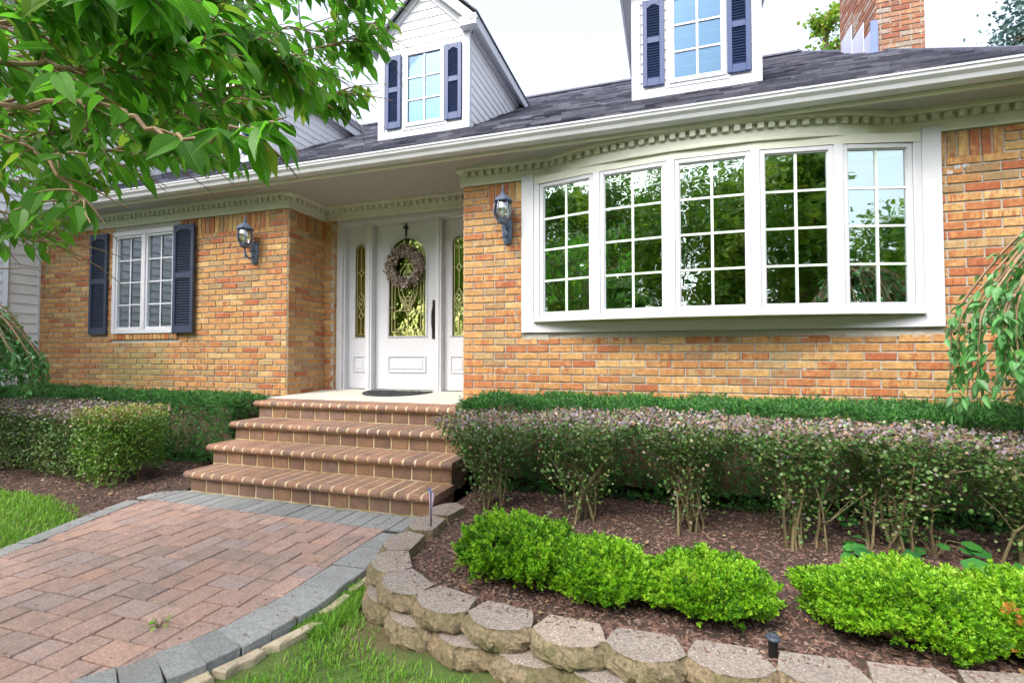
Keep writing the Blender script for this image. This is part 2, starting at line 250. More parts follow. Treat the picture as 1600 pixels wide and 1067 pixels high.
class MB:
    def __init__(self): self.v = []; self.idx = []; self.len = []; self.r = []; self.m = []; self.n = 0; self.uv = None
    def add(self, v, f, r=None, mi=0):
        v = np.asarray(v, float)
        if isinstance(f, np.ndarray):
            self.idx.append((f + self.n).ravel()); self.len.append(np.full(len(f), f.shape[1])); nf = len(f)
        else:
            self.idx.append(np.concatenate([np.asarray(q) for q in f]) + self.n); self.len.append(np.array([len(q) for q in f])); nf = len(f)
        if r is None: r = random.random()
        self.r.append(np.full(len(v), r) if np.isscalar(r) else np.asarray(r)); self.m.append(np.full(nf, mi))
        self.v.append(v); self.n += len(v); return self
    def box(self, x0, x1, y0, y1, z0, z1, r=None, c=0., mi=0):
        lo = np.array([min(x0, x1), min(y0, y1), min(z0, z1)]); hi = np.array([max(x0, x1), max(y0, y1), max(z0, z1)])
        ctr = (lo + hi) / 2; h = (hi - lo) / 2
        if c > 0:
            c = min(c, h.min() * .8); return self.add(ctr + _CBS * h - _CBS * _CBI * c, _CBF, r, mi)
        return self.add(ctr + _c * h, _BXF, r, mi)
    def obox(self, ctr, h, M3, r=None, c=0., mi=0):
        h = np.array(h, float)
        if c > 0:
            c = min(c, h.min() * .8); return self.add(np.asarray(ctr) + (_CBS * h - _CBS * _CBI * c) @ M3.T, _CBF, r, mi)
        return self.add(np.asarray(ctr) + (_c * h) @ M3.T, _BXF, r, mi)
    def beam(self, p, q, wd, th, r=None, up=(0, 0, 1), c=0.):
        p = np.array(p, float); q = np.array(q, float); d = q - p; L = np.linalg.norm(d); d /= L
        u = np.array(up, float); s = np.cross(d, u)
        if np.linalg.norm(s) < 1e-6: s = np.cross(d, (1, 0, 0))
        s /= np.linalg.norm(s); u = np.cross(s, d)
        return self.obox((p + q) / 2, (L / 2, wd / 2, th / 2), np.stack([d, s, u], 1), r, c)
    def tube(self, pts, rad, n=6, r=None, cap=True):
        pts = np.asarray(pts, float); k = len(pts); rad = np.full(k, rad) if np.isscalar(rad) else np.asarray(rad)
        t = np.gradient(pts, axis=0); t /= np.linalg.norm(t, axis=1)[:, None] + 1e-12
        u = np.array([0, 0, 1.]) if abs(t[0, 2]) < .9 else np.array([1., 0, 0]); V = []
        a = np.arange(n) * 2 * math.pi / n
        for i in range(k):
            s = np.cross(t[i], u); s /= np.linalg.norm(s) + 1e-12; u = np.cross(s, t[i])
            V.append(pts[i] + rad[i] * (np.cos(a)[:, None] * s + np.sin(a)[:, None] * u))
        V = np.concatenate(V); F = [(i * n + j, i * n + (j + 1) % n, (i + 1) * n + (j + 1) % n, (i + 1) * n + j) for i in range(k - 1) for j in range(n)]
        if cap: F += [tuple(range(n))[::-1], tuple(range((k - 1) * n, k * n))]
        return self.add(V, F, r)
    def lathe(self, prof, ctr=(0, 0, 0), n=16, r=None, sx=1., sy=1.):
        a = np.arange(n) * 2 * math.pi / n; V = []
        for rr, z in prof: V.append(np.stack([np.cos(a) * rr * sx, np.sin(a) * rr * sy, np.full(n, z)], 1))
        V = np.concatenate(V) + np.asarray(ctr); k = len(prof)
        F = [(i * n + j, i * n + (j + 1) % n, (i + 1) * n + (j + 1) % n, (i + 1) * n + j) for i in range(k - 1) for j in range(n)]
        F += [tuple(range(n))[::-1], tuple(range((k - 1) * n, k * n))]
        return self.add(V, F, r)
    def prism(self, poly, z0, z1, c=.003, r=None, mi=0, mtop=None):
        p = np.asarray(poly, float); n = len(p); ctr = p.mean(0)
        d = p - ctr; ins = ctr + d * (1 - c / (np.linalg.norm(d, axis=1)[:, None] + 1e-9) * 1.2)
        V = np.concatenate([np.c_[p, np.full(n, z0)], np.c_[p, np.full(n, z1 - c)], np.c_[ins, np.full(n, z1)]])
        F = [(i + o, (i + 1) % n + o, (i + 1) % n + o + n, i + o + n) for o in (0, n) for i in range(n)]
        self.add(V, F, r, mi); base = self.n - 3 * n
        self.idx.append(np.arange(2 * n, 3 * n) + base); self.len.append(np.array([n])); self.m.append(np.array([mi if mtop is None else mtop]))
        return self
    def build(self, name, mats, parent=None, smooth=False, **props):
        v = np.concatenate(self.v); org = np.zeros(3)
        p = parent
        while p is not None: org += np.array(p.location); p = p.parent
        me = bpy.data.meshes.new(name); L = np.concatenate(self.len); idx = np.concatenate(self.idx).astype(np.int32)
        me.vertices.add(len(v)); me.vertices.foreach_set('co', (v - org).ravel().astype(np.float32))
        me.loops.add(len(idx)); me.loops.foreach_set('vertex_index', idx)
        me.polygons.add(len(L)); st = np.concatenate([[0], np.cumsum(L)[:-1]]).astype(np.int32)
        me.polygons.foreach_set('loop_start', st)
        try: me.polygons.foreach_set('loop_total', L.astype(np.int32))
        except Exception: pass
        me.polygons.foreach_set('material_index', np.concatenate(self.m).astype(np.int32))
        me.update(calc_edges=True)
        at = me.attributes.new('rnd', 'FLOAT', 'POINT'); at.data.foreach_set('value', np.concatenate(self.r).astype(np.float32))
        me.polygons.foreach_set('use_smooth', np.full(len(L), bool(smooth)))
        if self.uv is not None:
            a2 = me.attributes.new('leafco', 'FLOAT_VECTOR', 'POINT'); a2.data.foreach_set('vector', np.concatenate(self.uv).ravel().astype(np.float32))
        for m in (mats if isinstance(mats, (list, tuple)) else [mats]): me.materials.append(m)
        o = bpy.data.objects.new(name, me); sc.collection.objects.link(o); o.parent = parent
        for k, x in props.items(): o[k] = x
        return o
def empty(name, loc=(0, 0, 0), parent=None, **props):
    o = bpy.data.objects.new(name, None); sc.collection.objects.link(o); o.location = loc; o.parent = parent
    o.empty_display_size = .1
    for k, x in props.items(): o[k] = x
    return o
def kids(o): return [c for c in bpy.data.objects if c.parent == o]
def copy_tree(o, parent=None, loc=None, rz=None, scale=None, **props):
    ch = kids(o); c = o.copy(); sc.collection.objects.link(c); c.parent = parent
    if loc is not None: c.location = loc
    if rz is not None: c.rotation_euler[2] = rz
    if scale is not None: c.scale = scale
    for k, x in props.items(): c[k] = x
    for q in ch: copy_tree(q, c)
    return c
def scatter(mb, tv, tf, P, Mx, S, r):
    """tv (k,3) template, Mx (n,3,3) columns = axes, S (n,) or (n,3)"""
    n = len(P); k = len(tv); S = np.asarray(S, float)
    if S.ndim == 1: S = S[:, None].repeat(3, 1)
    V = np.einsum('nij,nkj->nki', Mx, tv[None] * S[:, None, :]) + P[:, None, :]
    tf = np.asarray(tf); F = (tf[None] + (np.arange(n) * k)[:, None, None]).reshape(-1, tf.shape[1])
    r = np.asarray(r)
    if r.ndim == 1: r = np.repeat(r, k)
    if mb.uv is not None: mb.uv.append(np.tile(tv, (n, 1)))
    mb.add(V.reshape(-1, 3), F, r)
def frames(D, U):
    """local axes: y along D, z approx U"""
    D = D / (np.linalg.norm(D, axis=1)[:, None] + 1e-9); X = np.cross(D, U); X /= np.linalg.norm(X, axis=1)[:, None] + 1e-9
    Z = np.cross(X, D); return np.stack([X, D, Z], 2)
def rv(n): d = rng.normal(size=(n, 3)); return d / np.linalg.norm(d, axis=1)[:, None]
# leaf templates (length 1 along +y), quads
def leaf_template(w, seg=4, fold=.12, droop=.15, tip=2.2, peak=.4):
    V = []; F = []
    for i in range(seg + 1):
        t = i / seg; ww = w * math.sin(math.pi * t ** (math.log(.5) / math.log(peak))) ** (.8) if 0 < t < 1 else 0.004
        if t > .8: ww *= .75
        z = -droop * t * t
        V += [(-ww / 2, t, z + fold * ww), (0, t, z), (ww / 2, t, z + fold * ww)]
    for i in range(seg):
        a = i * 3; F += [(a, a + 1, a + 4, a + 3), (a + 1, a + 2, a + 5, a + 4)]
    return np.array(V), np.array(F)
LEAF_BIG = leaf_template(.46, 6, .18, .2, peak=.42)
LEAF_MID = leaf_template(.42, 4, .2, .2)
LEAF_OVAL = (np.array([(0, 0, 0), (-.32, .35, .06), (0, .4, -.02), (.32, .35, .06), (-.26, .75, .03), (0, .8, -.05), (.26, .75, .03), (0, 1.02, -.06)]),
             np.array([(0, 2, 1, 1), (0, 3, 2, 2), (1, 2, 5, 4), (2, 3, 6, 5), (4, 5, 7, 7), (5, 6, 7, 7)])[[2, 3]])
LEAF_DIAMOND = (np.array([(0, 0, 0), (-.28, .45, .05), (0, 1, -.04), (.28, .45, .05)]), np.array([(0, 3, 2, 1)]))
LEAF_ROUND = (np.array([(-.12, 0, 0), (.12, 0, 0), (.36, .4, .06), (.22, .88, 0), (-.22, .88, 0), (-.36, .4, .06)]), np.array([(0, 1, 2, 5), (5, 2, 3, 4)]))
def sprig_template(nl, spread, ll, lw, seed, curl=.3):
    """a shoot along +y with small pointed leaves around it; all leaves single quads"""
    g = np.random.default_rng(seed); V = []; F = []
    for i in range(nl):
        t = .05 + .95 * (i / nl) ** .9; a = g.uniform(0, 2 * math.pi); el = spread * (1 - .6 * t)
        d = np.array([math.cos(a) * math.sin(el), math.cos(el), math.sin(a) * math.sin(el)]); s = np.cross(d, g.normal(size=3)); s /= np.linalg.norm(s)
        b = np.array([0, t * .75, 0]); L = ll * g.uniform(.7, 1.2); k = len(V)
        V += [b, b + d * L * .5 - s * lw / 2, b + d * L, b + d * L * .5 + s * lw / 2]; F.append((k, k + 1, k + 2, k + 3))
    return np.array(V), np.array(F)

def interp(P, n):
    P = np.asarray(P, float); t = np.linspace(0, len(P) - 1, n); out = []
    for x in t:
        i = min(int(x), len(P) - 2); f = x - i; p0 = P[max(i - 1, 0)]; p1 = P[i]; p2 = P[i + 1]; p3 = P[min(i + 2, len(P) - 1)]
        out.append(.5 * (2 * p1 + (p2 - p0) * f + (2 * p0 - 5 * p1 + 4 * p2 - p3) * f * f + (-p0 + 3 * p1 - 3 * p2 + p3) * f ** 3))
    return np.array(out)

def cells(x0, x1, z0, z1, holes):
    xs = sorted({x0, x1, *[min(max(h[i], x0), x1) for h in holes for i in (0, 1)]}); zs = sorted({z0, z1, *[min(max(h[i], z0), z1) for h in holes for i in (2, 3)]})
    for a, b in zip(xs, xs[1:]):
        for c, d in zip(zs, zs[1:]):
            mx, mz = (a + b) / 2, (c + d) / 2
            if not any(h[0] < mx < h[1] and h[2] < mz < h[3] for h in holes): yield a, b, c, d

COURSE = .0677
def brickwork(mb, p0, p1, z0, z1, holes=(), L=.213, course=COURSE, zref=0., outward=None, phase=0., depth=.0095, joint=.0130, rfun=None, soldier=None):
    """bricks on the plan segment p0->p1 (outward = right of direction). holes in (s0,s1,z0,z1)."""
    p0 = np.array([*p0, 0.]); p1 = np.array([*p1, 0.]); t = p1 - p0; W = np.linalg.norm(t); t /= W; o = np.array([t[1], -t[0], 0])
    T = np.stack([t, o, [0, 0, 1.]], 1)
    hl = joint / 2
    def one(s0, s1, za, zb, r=None):
        if s1 - s0 < .025 or zb - za < .02: return
        j = lambda: random.uniform(-.0012, .0012)
        a, b, c, d = s0 + hl + j(), s1 - hl + j(), za + hl + j(), zb - hl + j(); dp = depth + random.uniform(-.002, .002); e = .0025
        V = []
        for (k, y) in ((0, -.004), (0, dp - e), (e, dp)):
            V += [(a + k, y, c + k), (b - k, y, c + k), (b - k, y, d - k), (a + k, y, d - k)]
        F = [(i + q, (i + 1) % 4 + q, (i + 1) % 4 + q + 4, i + q + 4) for q in (0, 4) for i in range(4)] + [(8, 9, 10, 11)]
        V = np.array(V); V[8:, 1] += np.random.uniform(-.0012, .0012, 4)
        mb.add(p0 + V @ T.T, F, random.random() if r is None else r)
    k = math.floor((z0 - zref) / course + 1e-6)
    while zref + k * course < z1 - .02:
        za = max(zref + k * course, z0); zb = min(zref + (k + 1) * course, z1)
        off = phase + (L / 2 if k % 2 else 0)
        s = -L + (off % L); zm = (za + zb) / 2
        ints = [(0., W)]
        for h in (list(holes) + ([soldier] if soldier else [])):
            if h[2] - .012 < zm < h[3] + .012:
                nx = []
                for a, b in ints:
                    if h[1] <= a or h[0] >= b: nx.append((a, b)); continue
                    if h[0] > a: nx.append((a, h[0]))
                    if h[1] < b: nx.append((h[1], b))
                ints = nx
        while s < W:
            for a, b in ints:
                q0, q1 = max(s, a), min(s + L, b)
                if q1 - q0 > .03: one(q0, q1, za, zb, rfun(k) if rfun else None)
            s += L
        k += 1
    if soldier:
        s0, s1, za, zb = soldier; n = max(1, round((s1 - s0) / COURSE)); ww = (s1 - s0) / n
        for i in range(n):
            a, b = s0 + i * ww, s0 + (i + 1) * ww
            if not any(h[0] < (a + b) / 2 < h[1] and h[2] < (za + zb) / 2 < h[3] for h in holes): one(a, b, za, zb, random.uniform(0, .75))

def ext_path(mb, path, prof, r=.5, closed_prof=True):
    """sweep profile (out, z) along a plan path; outward is to the right of travel."""
    P = np.asarray(path, float); n = len(P); D = np.diff(P, axis=0); D /= np.linalg.norm(D, axis=1)[:, None]
    O = np.stack([D[:, 1], -D[:, 0]], 1); V = []
    for i in range(n):
        if i == 0: m = O[0]
        elif i == n - 1: m = O[-1]
        else: m = O[i - 1] + O[i]; m = m / (m @ O[i])
        for o, z in prof: V.append((*(P[i] + m * o), z))
    k = len(prof); F = []
    for i in range(n - 1):
        for j in range(k if closed_prof else k - 1): F.append((i * k + j, (i + 1) * k + j, (i + 1) * k + (j + 1) % k, i * k + (j + 1) % k))
    if closed_prof: F += [tuple(range(k)), tuple(range((n - 1) * k, n * k))[::-1]]
    mb.add(V, F, r); return mb

def siding(mb, p0, p1, z0, z1, rng_fn, lap=.115, th=.014):
    """clapboards on plan segment p0->p1 (outward right). rng_fn(z)->(s0,s1) or None"""
    p0 = np.array([*p0, 0.]); p1 = np.array([*p1, 0.]); t = p1 - p0; W = np.linalg.norm(t); t /= W; o = np.array([t[1], -t[0], 0]); T = np.stack([t, o, [0, 0, 1.]], 1)
    z = z0
    while z < z1 - 1e-4:
        zt = min(z + lap, z1)
        ra, rb = rng_fn(z + .001), rng_fn(zt - .001)
        if ra is None and rb is None: z = zt; continue
        if rb is None: rb = ((ra[0] + ra[1]) / 2,) * 2
        if ra is None: ra = ((rb[0] + rb[1]) / 2,) * 2
        V = [(ra[0], 0, z), (ra[1], 0, z), (ra[1], th, z), (ra[0], th, z), (rb[0], 0.003, zt), (rb[1], .003, zt), (rb[1], 0, zt), (rb[0], 0, zt), (ra[0], th, z + .004), (ra[1], th, z + .004)]
        mb.add(p0 + np.array(V) @ T.T, [(0, 1, 2, 3), (3, 2, 9, 8), (8, 9, 5, 4), (4, 5, 6, 7), (0, 3, 8, 4, 7), (1, 6, 5, 9, 2)], random.random())
        z = zt

#=============================================================== HOUSE
house = empty('brick_house', (-3, 0, -.66), label='tan brick house with dark shingled roof, dormers and a bow window', category='house')
ZB, ZC, ZS = -.2, 2.085, 2.26           # lowest brick, cornice bottom, soffit
XL, XP0, XP1, XR = -8.25, -4.02, -1.90, 2.62
YR = .60
WIN = (-6.775, -5.665, .718, 2.012)
BAY = (-1.305, 1.90, .655, 2.2)
# mortar backing
mb = MB()
for a, b, c, d in cells(XL, XP0, -.75, ZS + .05, [(-6.70, -5.70, .76, 1.98)]): mb.box(a, b, 0, .12, c, d, .5)
for a, b, c, d in cells(XP1, XR, -.75, ZS + .05, [(-1.2, 1.79, .7, 2.1)]): mb.box(a, b, 0, .12, c, d, .5)
mb.box(XP0 - .12, XP0, .12, YR + .12, -.75, ZS + .05, .5); mb.box(XP1, XP1 + .12, .12, YR + .3, -.75, ZS + .05, .5)
for a, b, c, d in cells(XP0, XP1, -.75, ZS + .05, [(-3.885, XP1, 0, 2.11)]): mb.box(a, b, YR, YR + .12, c, d, .5)
mb.build('mortar', M['mortar'], house)
mb = MB()
brickwork(mb, (XL, 0), (XP0, 0), 0, ZC, [(WIN[0] - XL, WIN[1] - XL, .64, 2.2), (-6.80 - XL, -5.64 - XL, .64, .72)], zref=-.0, phase=.1065, soldier=(-6.80 - XL, -4.27 - XL, 1.882, ZC))
n0 = round((1.16) / COURSE)
for i in range(n0):      # rowlock sill under the small window
    a = -6.80 + i * 1.16 / n0; mb.box(a + .004, a + 1.16 / n0 - .004, -.022, 0, .646, .712, random.uniform(0, .8), c=.003)
mb.build('front_wall', M['brick'], house)
mb = MB(); brickwork(mb, (XP0, 0), (XP0, YR), 0, ZC, phase=.0, soldier=(.12, YR, 1.882, ZC)); brickwork(mb, (XP0, YR), (-3.885, YR), 0, ZC + .02)
brickwork(mb, (-3.885, YR), (-3.885, YR + .06), 0.03, ZC + .02)
mb.build('porch_wall', M['brick'], house)
mb = MB(); brickwork(mb, (XP1, 0), (XR, 0), -.34, ZC, [(BAY[0] - XP1, BAY[1] - XP1, .655, 2.3)], phase=.106, soldier=(-1.64 - XP1, 2.275 - XP1, 1.882, ZC))
brickwork(mb, (XP1, YR), (XP1, 0), 0, ZC)
mb.build('bay_wall', M['brick'], house, label='tan brick front wall around the bow window')
mb = MB(); brickwork(mb, (XL, 0), (XP0 + .2, 0), -.68, 0, zref=0); brickwork(mb, (XP0 + .2, -.004), (-1.5, -.004), -.68, -.0, zref=0); brickwork(mb, (-1.5, 0), (XR, 0), -.68, -.34, zref=-.0)
mb.build('foundation', M['brick_grey'], house)
# stripe of old mortar and white specks under the bay
mb = MB()
mb.box(-1.27, -1.05, -.0105, 0, .59, .645, .5); mb.box(1.28, 1.78, -.0105, 0, .588, .612, .5)
for i in range(30):
    x, z = random.uniform(-1.2, 1.8), random.choice([.588, .65]) + random.uniform(-.006, .006); wd = random.uniform(.02, .12)
    mb.box(x, x + wd, -.0108 - i * .00006, 0, z - .004, z + .005, .5)
mb.build('mortar_joint', M['mortar'], house)
mb = MB()
for x in [-1.62, -1.45, -1.24, -.92, -.57, -.29, .35, 1.0, 1.47, 1.62]:
    z = .27 + random.choice([0, .068, .07, .3 if abs(x) > .9 else 0]); a = random.uniform(.006, .014)
    mb.box(x - a, x + a, -.0125, 0, z - .005, z + .005, .5)
for x, z in [(2.0, 1.815), (2.05, 1.818), (1.955, 1.78), (-6.1, .32), (-5.6, .31), (-5.2, .32), (-4.75, .31), (-4.5, .32)]:
    for k in range(3 if x > 0 else 1): xx = x + (k - 1) * .012; mb.box(xx - .004, xx + .004, -.0118, 0, z - .013, z + .013, .5)
mb.build('paint_speck', M['trim'], house)
# ---- cornice
bow_c = [(-1.02, 0), (-.85, -.075), (-.60, -.155), (-.32, -.205), (0, -.240), (.30, -.25), (.63, -.240), (.93, -.205), (1.20, -.155), (1.42, -.075), (1.58, 0)]
path = [(XL, 0), (XP0, 0), (XP0, YR), (XP1, YR), (XP1, 0)] + bow_c + [(XR, 0)]
prof = [(0, 2.085), (.028, 2.085), (.030, 2.10), (.026, 2.105), (.026, 2.170), (.014, 2.174), (.014, 2.218), (.062, 2.222), (.068, 2.232), (.066, ZS), (0, ZS)]
cor = ext_path(MB(), path, prof).build('cornice', M['cream'], house)
mb = MB(); P = np.array(path)
for i in range(len(P) - 1):
    d = P[i + 1] - P[i]; L = np.linalg.norm(d); d /= L; o = np.array([d[1], -d[0]]); ang = math.atan2(d[1], d[0]); n = max(1, round(L / .080))
    for k in range(n):
        c = P[i] + d * (k + .5) * L / n + o * .032; mb.obox((c[0], c[1], 2.196), (.0225, .024, .023), rotz(ang), .5, c=.002)
mb.build('dentil_trim', M['cream'], cor)
# ---- soffit, fascia, gutter
mb = MB(); mb.box(XL, XR + .35, -.33, YR + .3, ZS, ZS + .03, .5); mb.build('soffit', M['soffit'], house)
mb = MB(); mb.box(XL, XR + .3, -.325, -.30, 2.236, 2.36, .5, c=.004); mb.box(XL, XR + .3, -.30, -.27, 2.248, ZS, .5)
mb.build('fascia', M['cream'], house)
mb = MB()
gp = [(0, 2.262), (.062, 2.262), (.078, 2.272), (.088, 2.300), (.108, 2.322), (.112, 2.345), (.118, 2.346), (.118, 2.360), (.108, 2.360), (.104, 2.344), (.096, 2.325), (.072, 2.28), (.060, 2.268), (.004, 2.268), (.004, 2.36), (0, 2.36)]
ext_path(mb, [(XL + .1, -.326), (-4.85, -.326)], gp); ext_path(mb, [(-4.853, -.3265), (0.9, -.3265)], gp); ext_path(mb, [(.897, -.326), (XR + .3, -.326)], gp)
for x in (-4.85, .9): ext_path(mb, [(x - .02, -.328), (x + .02, -.328)], [(o + .0015 if o > .01 else o, z - .0015 if z < 2.3 else z) for o, z in gp])
mb.build('gutter', M['gutter'], house)
# ---- main roof
SL = .6; ry = lambda y: 2.561 + SL * y
RY = 7.0; L0 = -.385
mb = MB(); cs = 1 / math.hypot(1, SL); dv = np.array([0, cs, SL * cs]); nv = np.array([0, -SL * cs, cs]); Tm = np.stack([[1, 0, 0.], dv, nv], 1)
ylen = (RY - L0) / cs; org = np.array([0, L0, ry(L0) - .02]); y = 0.; row = 0
while y < ylen:
    ex = .14; x = XL - .2 + random.uniform(-.3, 0)
    xe = XR + .03
    while x < xe:
        wd = random.choice([.14, .2, .3, .33, .42, .5]); x1 = min(x + wd, xe); x0 = max(x, XL - .2)
        if x1 - x0 > .02:
            thk = random.choice([.004, .009, .018]); tilt = .013
            V = [(x0, y, -.01), (x1, y, -.01), (x1, y + ex + .01, -.012), (x0, y + ex + .01, -.012), (x0, y, tilt + thk), (x1, y, tilt + thk), (x1, y + ex + .01, thk * .2), (x0, y + ex + .01, thk * .2)]
            mb.add(org + np.array(V) @ Tm.T, [(0, 3, 2, 1), (4, 5, 6, 7), (0, 1, 5, 4), (1, 2, 6, 5), (2, 3, 7, 6), (3, 0, 4, 7)], random.random())
        x += wd + .002
    y += ex; row += 1
mb.obox(((XL + XR) / 2 - .1, RY + 3.5, ry(RY) - 2.1), ((XR - XL) / 2 + .12, 4.1, .02), np.stack([[1, 0, 0.], [0, cs, -SL * cs], [0, SL * cs, cs]], 1), .3)
mb.box(XL - .1, XR, RY - .12, RY + .12, ry(RY) - .03, ry(RY) + .005, .4)
o_ = mb.build('roof', M['shingle'], house)
mb = MB(); mb.beam((XR + .035, L0, ry(L0) + .002), (XR + .035, RY, ry(RY) + .002), .03, .05, .2); mb.beam((XL, RY, ry(RY) + .02), (XR + .05, RY, ry(RY) + .02), .10, .012, .3, c=.004); mb.build('ridge_cap', M['shingle'], o_)
# gable end, back wall, interior
mb = MB(); mb.add([(XR - .12, .12, -.7), (XR - .12, 13.8, -.7), (XR - .12, 13.8, 2.4), (XR - .12, RY, ry(RY) - .1), (XR - .12, .12, 2.5)], [(0, 1, 2, 3, 4)], .5)
mb.box(XL, XR - .12, 13.7, 13.8, -.7, 2.6, .5); mb.build('gable_wall', M['vinyl'], house)
mb = MB(); mb.box(XL, XR - .13, 3.4, 3.45, -.1, 2.55, .5); mb.box(XL, XR - .13, .13, 3.4, 2.30, 2.34, .5); mb.box(XL, XR - .13, YR + .2, 3.4, -.06, 0, .5)
mb.box(-1.85, -1.80, .95, 3.4, 0, 2.3, .5); mb.box(-4.30, -4.25, .75, 3.4, 0, 2.3, .5); mb.box(-1.8, 1.9, .12, .6, -.06, 0, .5); mb.build('interior', M['interior'], house)

# ---- small window (left) with its frame, grilles, panes
def casement(parent, x0, x1, z0, z1, cols, rows, y=-.035, glassm='glass_flat', mull=True):
    """double casement in plane y"""
    mid = (x0 + x1) / 2; fw = .055
    mb = MB(); mb.box(x0, x0 + fw, y, .1, z0, z1, .5, c=.004); mb.box(x1 - fw, x1, y, .1, z0, z1, .5, c=.004)
    mb.box(x0 + fw, x1 - fw, y, .1, z0, z0 + fw, .5, c=.004); mb.box(x0 + fw, x1 - fw, y, .1, z1 - fw, z1, .5, c=.004)
    mb.box(mid - .03, mid + .03, y - .002, .1, z0 + fw, z1 - fw, .5, c=.004)
    for a, b in ((x0 + fw, mid - .03), (mid + .03, x1 - fw)):
        s = .028
        mb.box(a, a + s, y + .012, .05, z0 + fw, z1 - fw, .5, c=.004); mb.box(b - s, b, y + .012, .05, z0 + fw, z1 - fw, .5, c=.004)
        mb.box(a + s, b - s, y + .012, .05, z0 + fw, z0 + fw + s, .5, c=.004); mb.box(a + s, b - s, y + .012, .05, z1 - fw - s, z1 - fw, .5, c=.004)
    fr = mb.build('window_frame', M['trim'], parent)
    for a, b in ((x0 + fw + .028, mid - .058), (mid + .058, x1 - fw - .028)):
        zz0, zz1 = z0 + fw + .028, z1 - fw - .028
        g = MB(); g.box(a, b, .008, .011, zz0, zz1, .5); g.build('pane', M[glassm], fr)
        gr = MB()
        for i in range(1, cols): xx = a + (b - a) * i / cols; gr.box(xx - .009, xx + .009, -.004, .002, zz0, zz1, .5)
        for i in range(1, rows): zz = zz0 + (zz1 - zz0) * i / rows; gr.box(a, b, -.0045, .0025, zz - .008, zz + .008, .5)
        gr.build('grille', M['trim'], fr)
    return fr
casement(house, *WIN, 2, 4)
# ---- shutters
def shutter_mesh(h, w, mat):
    mb = MB(); st = .042 if w > .25 else .05
    mb.box(0, st, -.03, 0, 0, h, .5, c=.003); mb.box(w - st, w, -.03, 0, 0, h, .5, c=.003)
    for z0, z1 in ((0, .09), (h * .53 - .035, h * .53 + .035), (h - .055, h)): mb.box(st, w - st, -.027, 0, z0, z1, .5, c=.003)
    # arched top of the upper louvre field
    n = 8
    for i in range(n):
        a0 = st + (w - 2 * st) * i / n; a1 = st + (w - 2 * st) * (i + 1) / n; u = ((a0 + a1) / 2 - w / 2) / (w / 2 - st); mb.box(a0, a1, -.026, 0, h - .055 - .035 * u * u - .004, h - .054, .5)
    for z0, z1 in ((.09, h * .53 - .035), (h * .53 + .035, h - .055)):
        k = int((z1 - z0) / .030); dz = (z1 - z0) / k
        for i in range(k): mb.obox((w / 2, -.012, z0 + (i + .5) * dz), (w / 2 - st, .010, .0045), np.array([[1, 0, 0], [0, .82, -.57], [0, .57, .82]]), .5)
    mb.box(st, w - st, -.004, 0, .05, h - .03, .5)
    return mb
base = empty('shutter_origin'); bpy.data.objects.remove(base)
sA = shutter_mesh(1.30, .325, M['navy_dull']).build('shutter', M['navy_dull'], house); sA.location = Vector((-7.195, -.012, .712)) - house.location
sA.data.transform(Matrix.Translation(house.location))
sB = sA.copy(); sc.collection.objects.link(sB); sB.location = Vector((-5.675, -.04, .715)) - house.location

# ---- bow window
bow = MB()
tx = [(-1.305, -1.187), (1.781, 1.90)]
for a, b in tx: bow.box(a, b, -.035, .02, .655, 2.13, .5, c=.004)
bow.box(-1.187, 1.781, -.035, .02, .655, .75, .5, c=.003)
for a, b in ((-1.187, -1.168), (1.762, 1.781)): bow.box(a, b, -.028, .12, .75, 2.09, .5, c=.003)
bow = bow.build('bow_window', M['trim'], house)
VX = np.array([(-1.15, -.01), (-.585, -.15), (.02, -.225), (.635, -.225), (1.205, -.15), (1.745, -.01)])
seat = [(-1.19, .09), (-1.19, -.03)] + [(x, y - .055) for x, y in VX[1:-1]] + [(1.785, -.03), (1.785, .09)]
def bowpoly(off): return [(-1.187, .10)] + [(VX[0][0] - .03, VX[0][1] - off)] + [(x, y - off) for x, y in VX[1:-1]] + [(VX[-1][0] + .03, VX[-1][1] - off)] + [(1.781, .10)]
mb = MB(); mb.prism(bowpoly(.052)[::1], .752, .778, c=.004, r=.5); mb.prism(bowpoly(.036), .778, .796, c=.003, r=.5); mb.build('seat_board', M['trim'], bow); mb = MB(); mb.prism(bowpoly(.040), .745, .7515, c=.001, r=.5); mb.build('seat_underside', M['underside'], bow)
mb = MB(); mb.prism(bowpoly(.026), 2.022, 2.09, c=.001, r=.5); mb.prism(bowpoly(-.02), 2.09, 2.22, c=.001, r=.5); mb.build('head_board', M['cream'], bow)
posts = MB()
for i in range(6):
    x, y = VX[i]
    if i in (0, 5): ang = math.atan2(*(VX[1] - VX[0])[::-1]) if i == 0 else math.atan2(*(VX[5] - VX[4])[::-1]); hw = .028
    else: ang = math.atan2(*(VX[i + 1] - VX[i - 1])[::-1]); hw = .032
    posts.obox((x, y, 1.41), (hw, .028, .616), rotz(ang), .5, c=.004)
posts.build('mullions', M['trim'], bow)
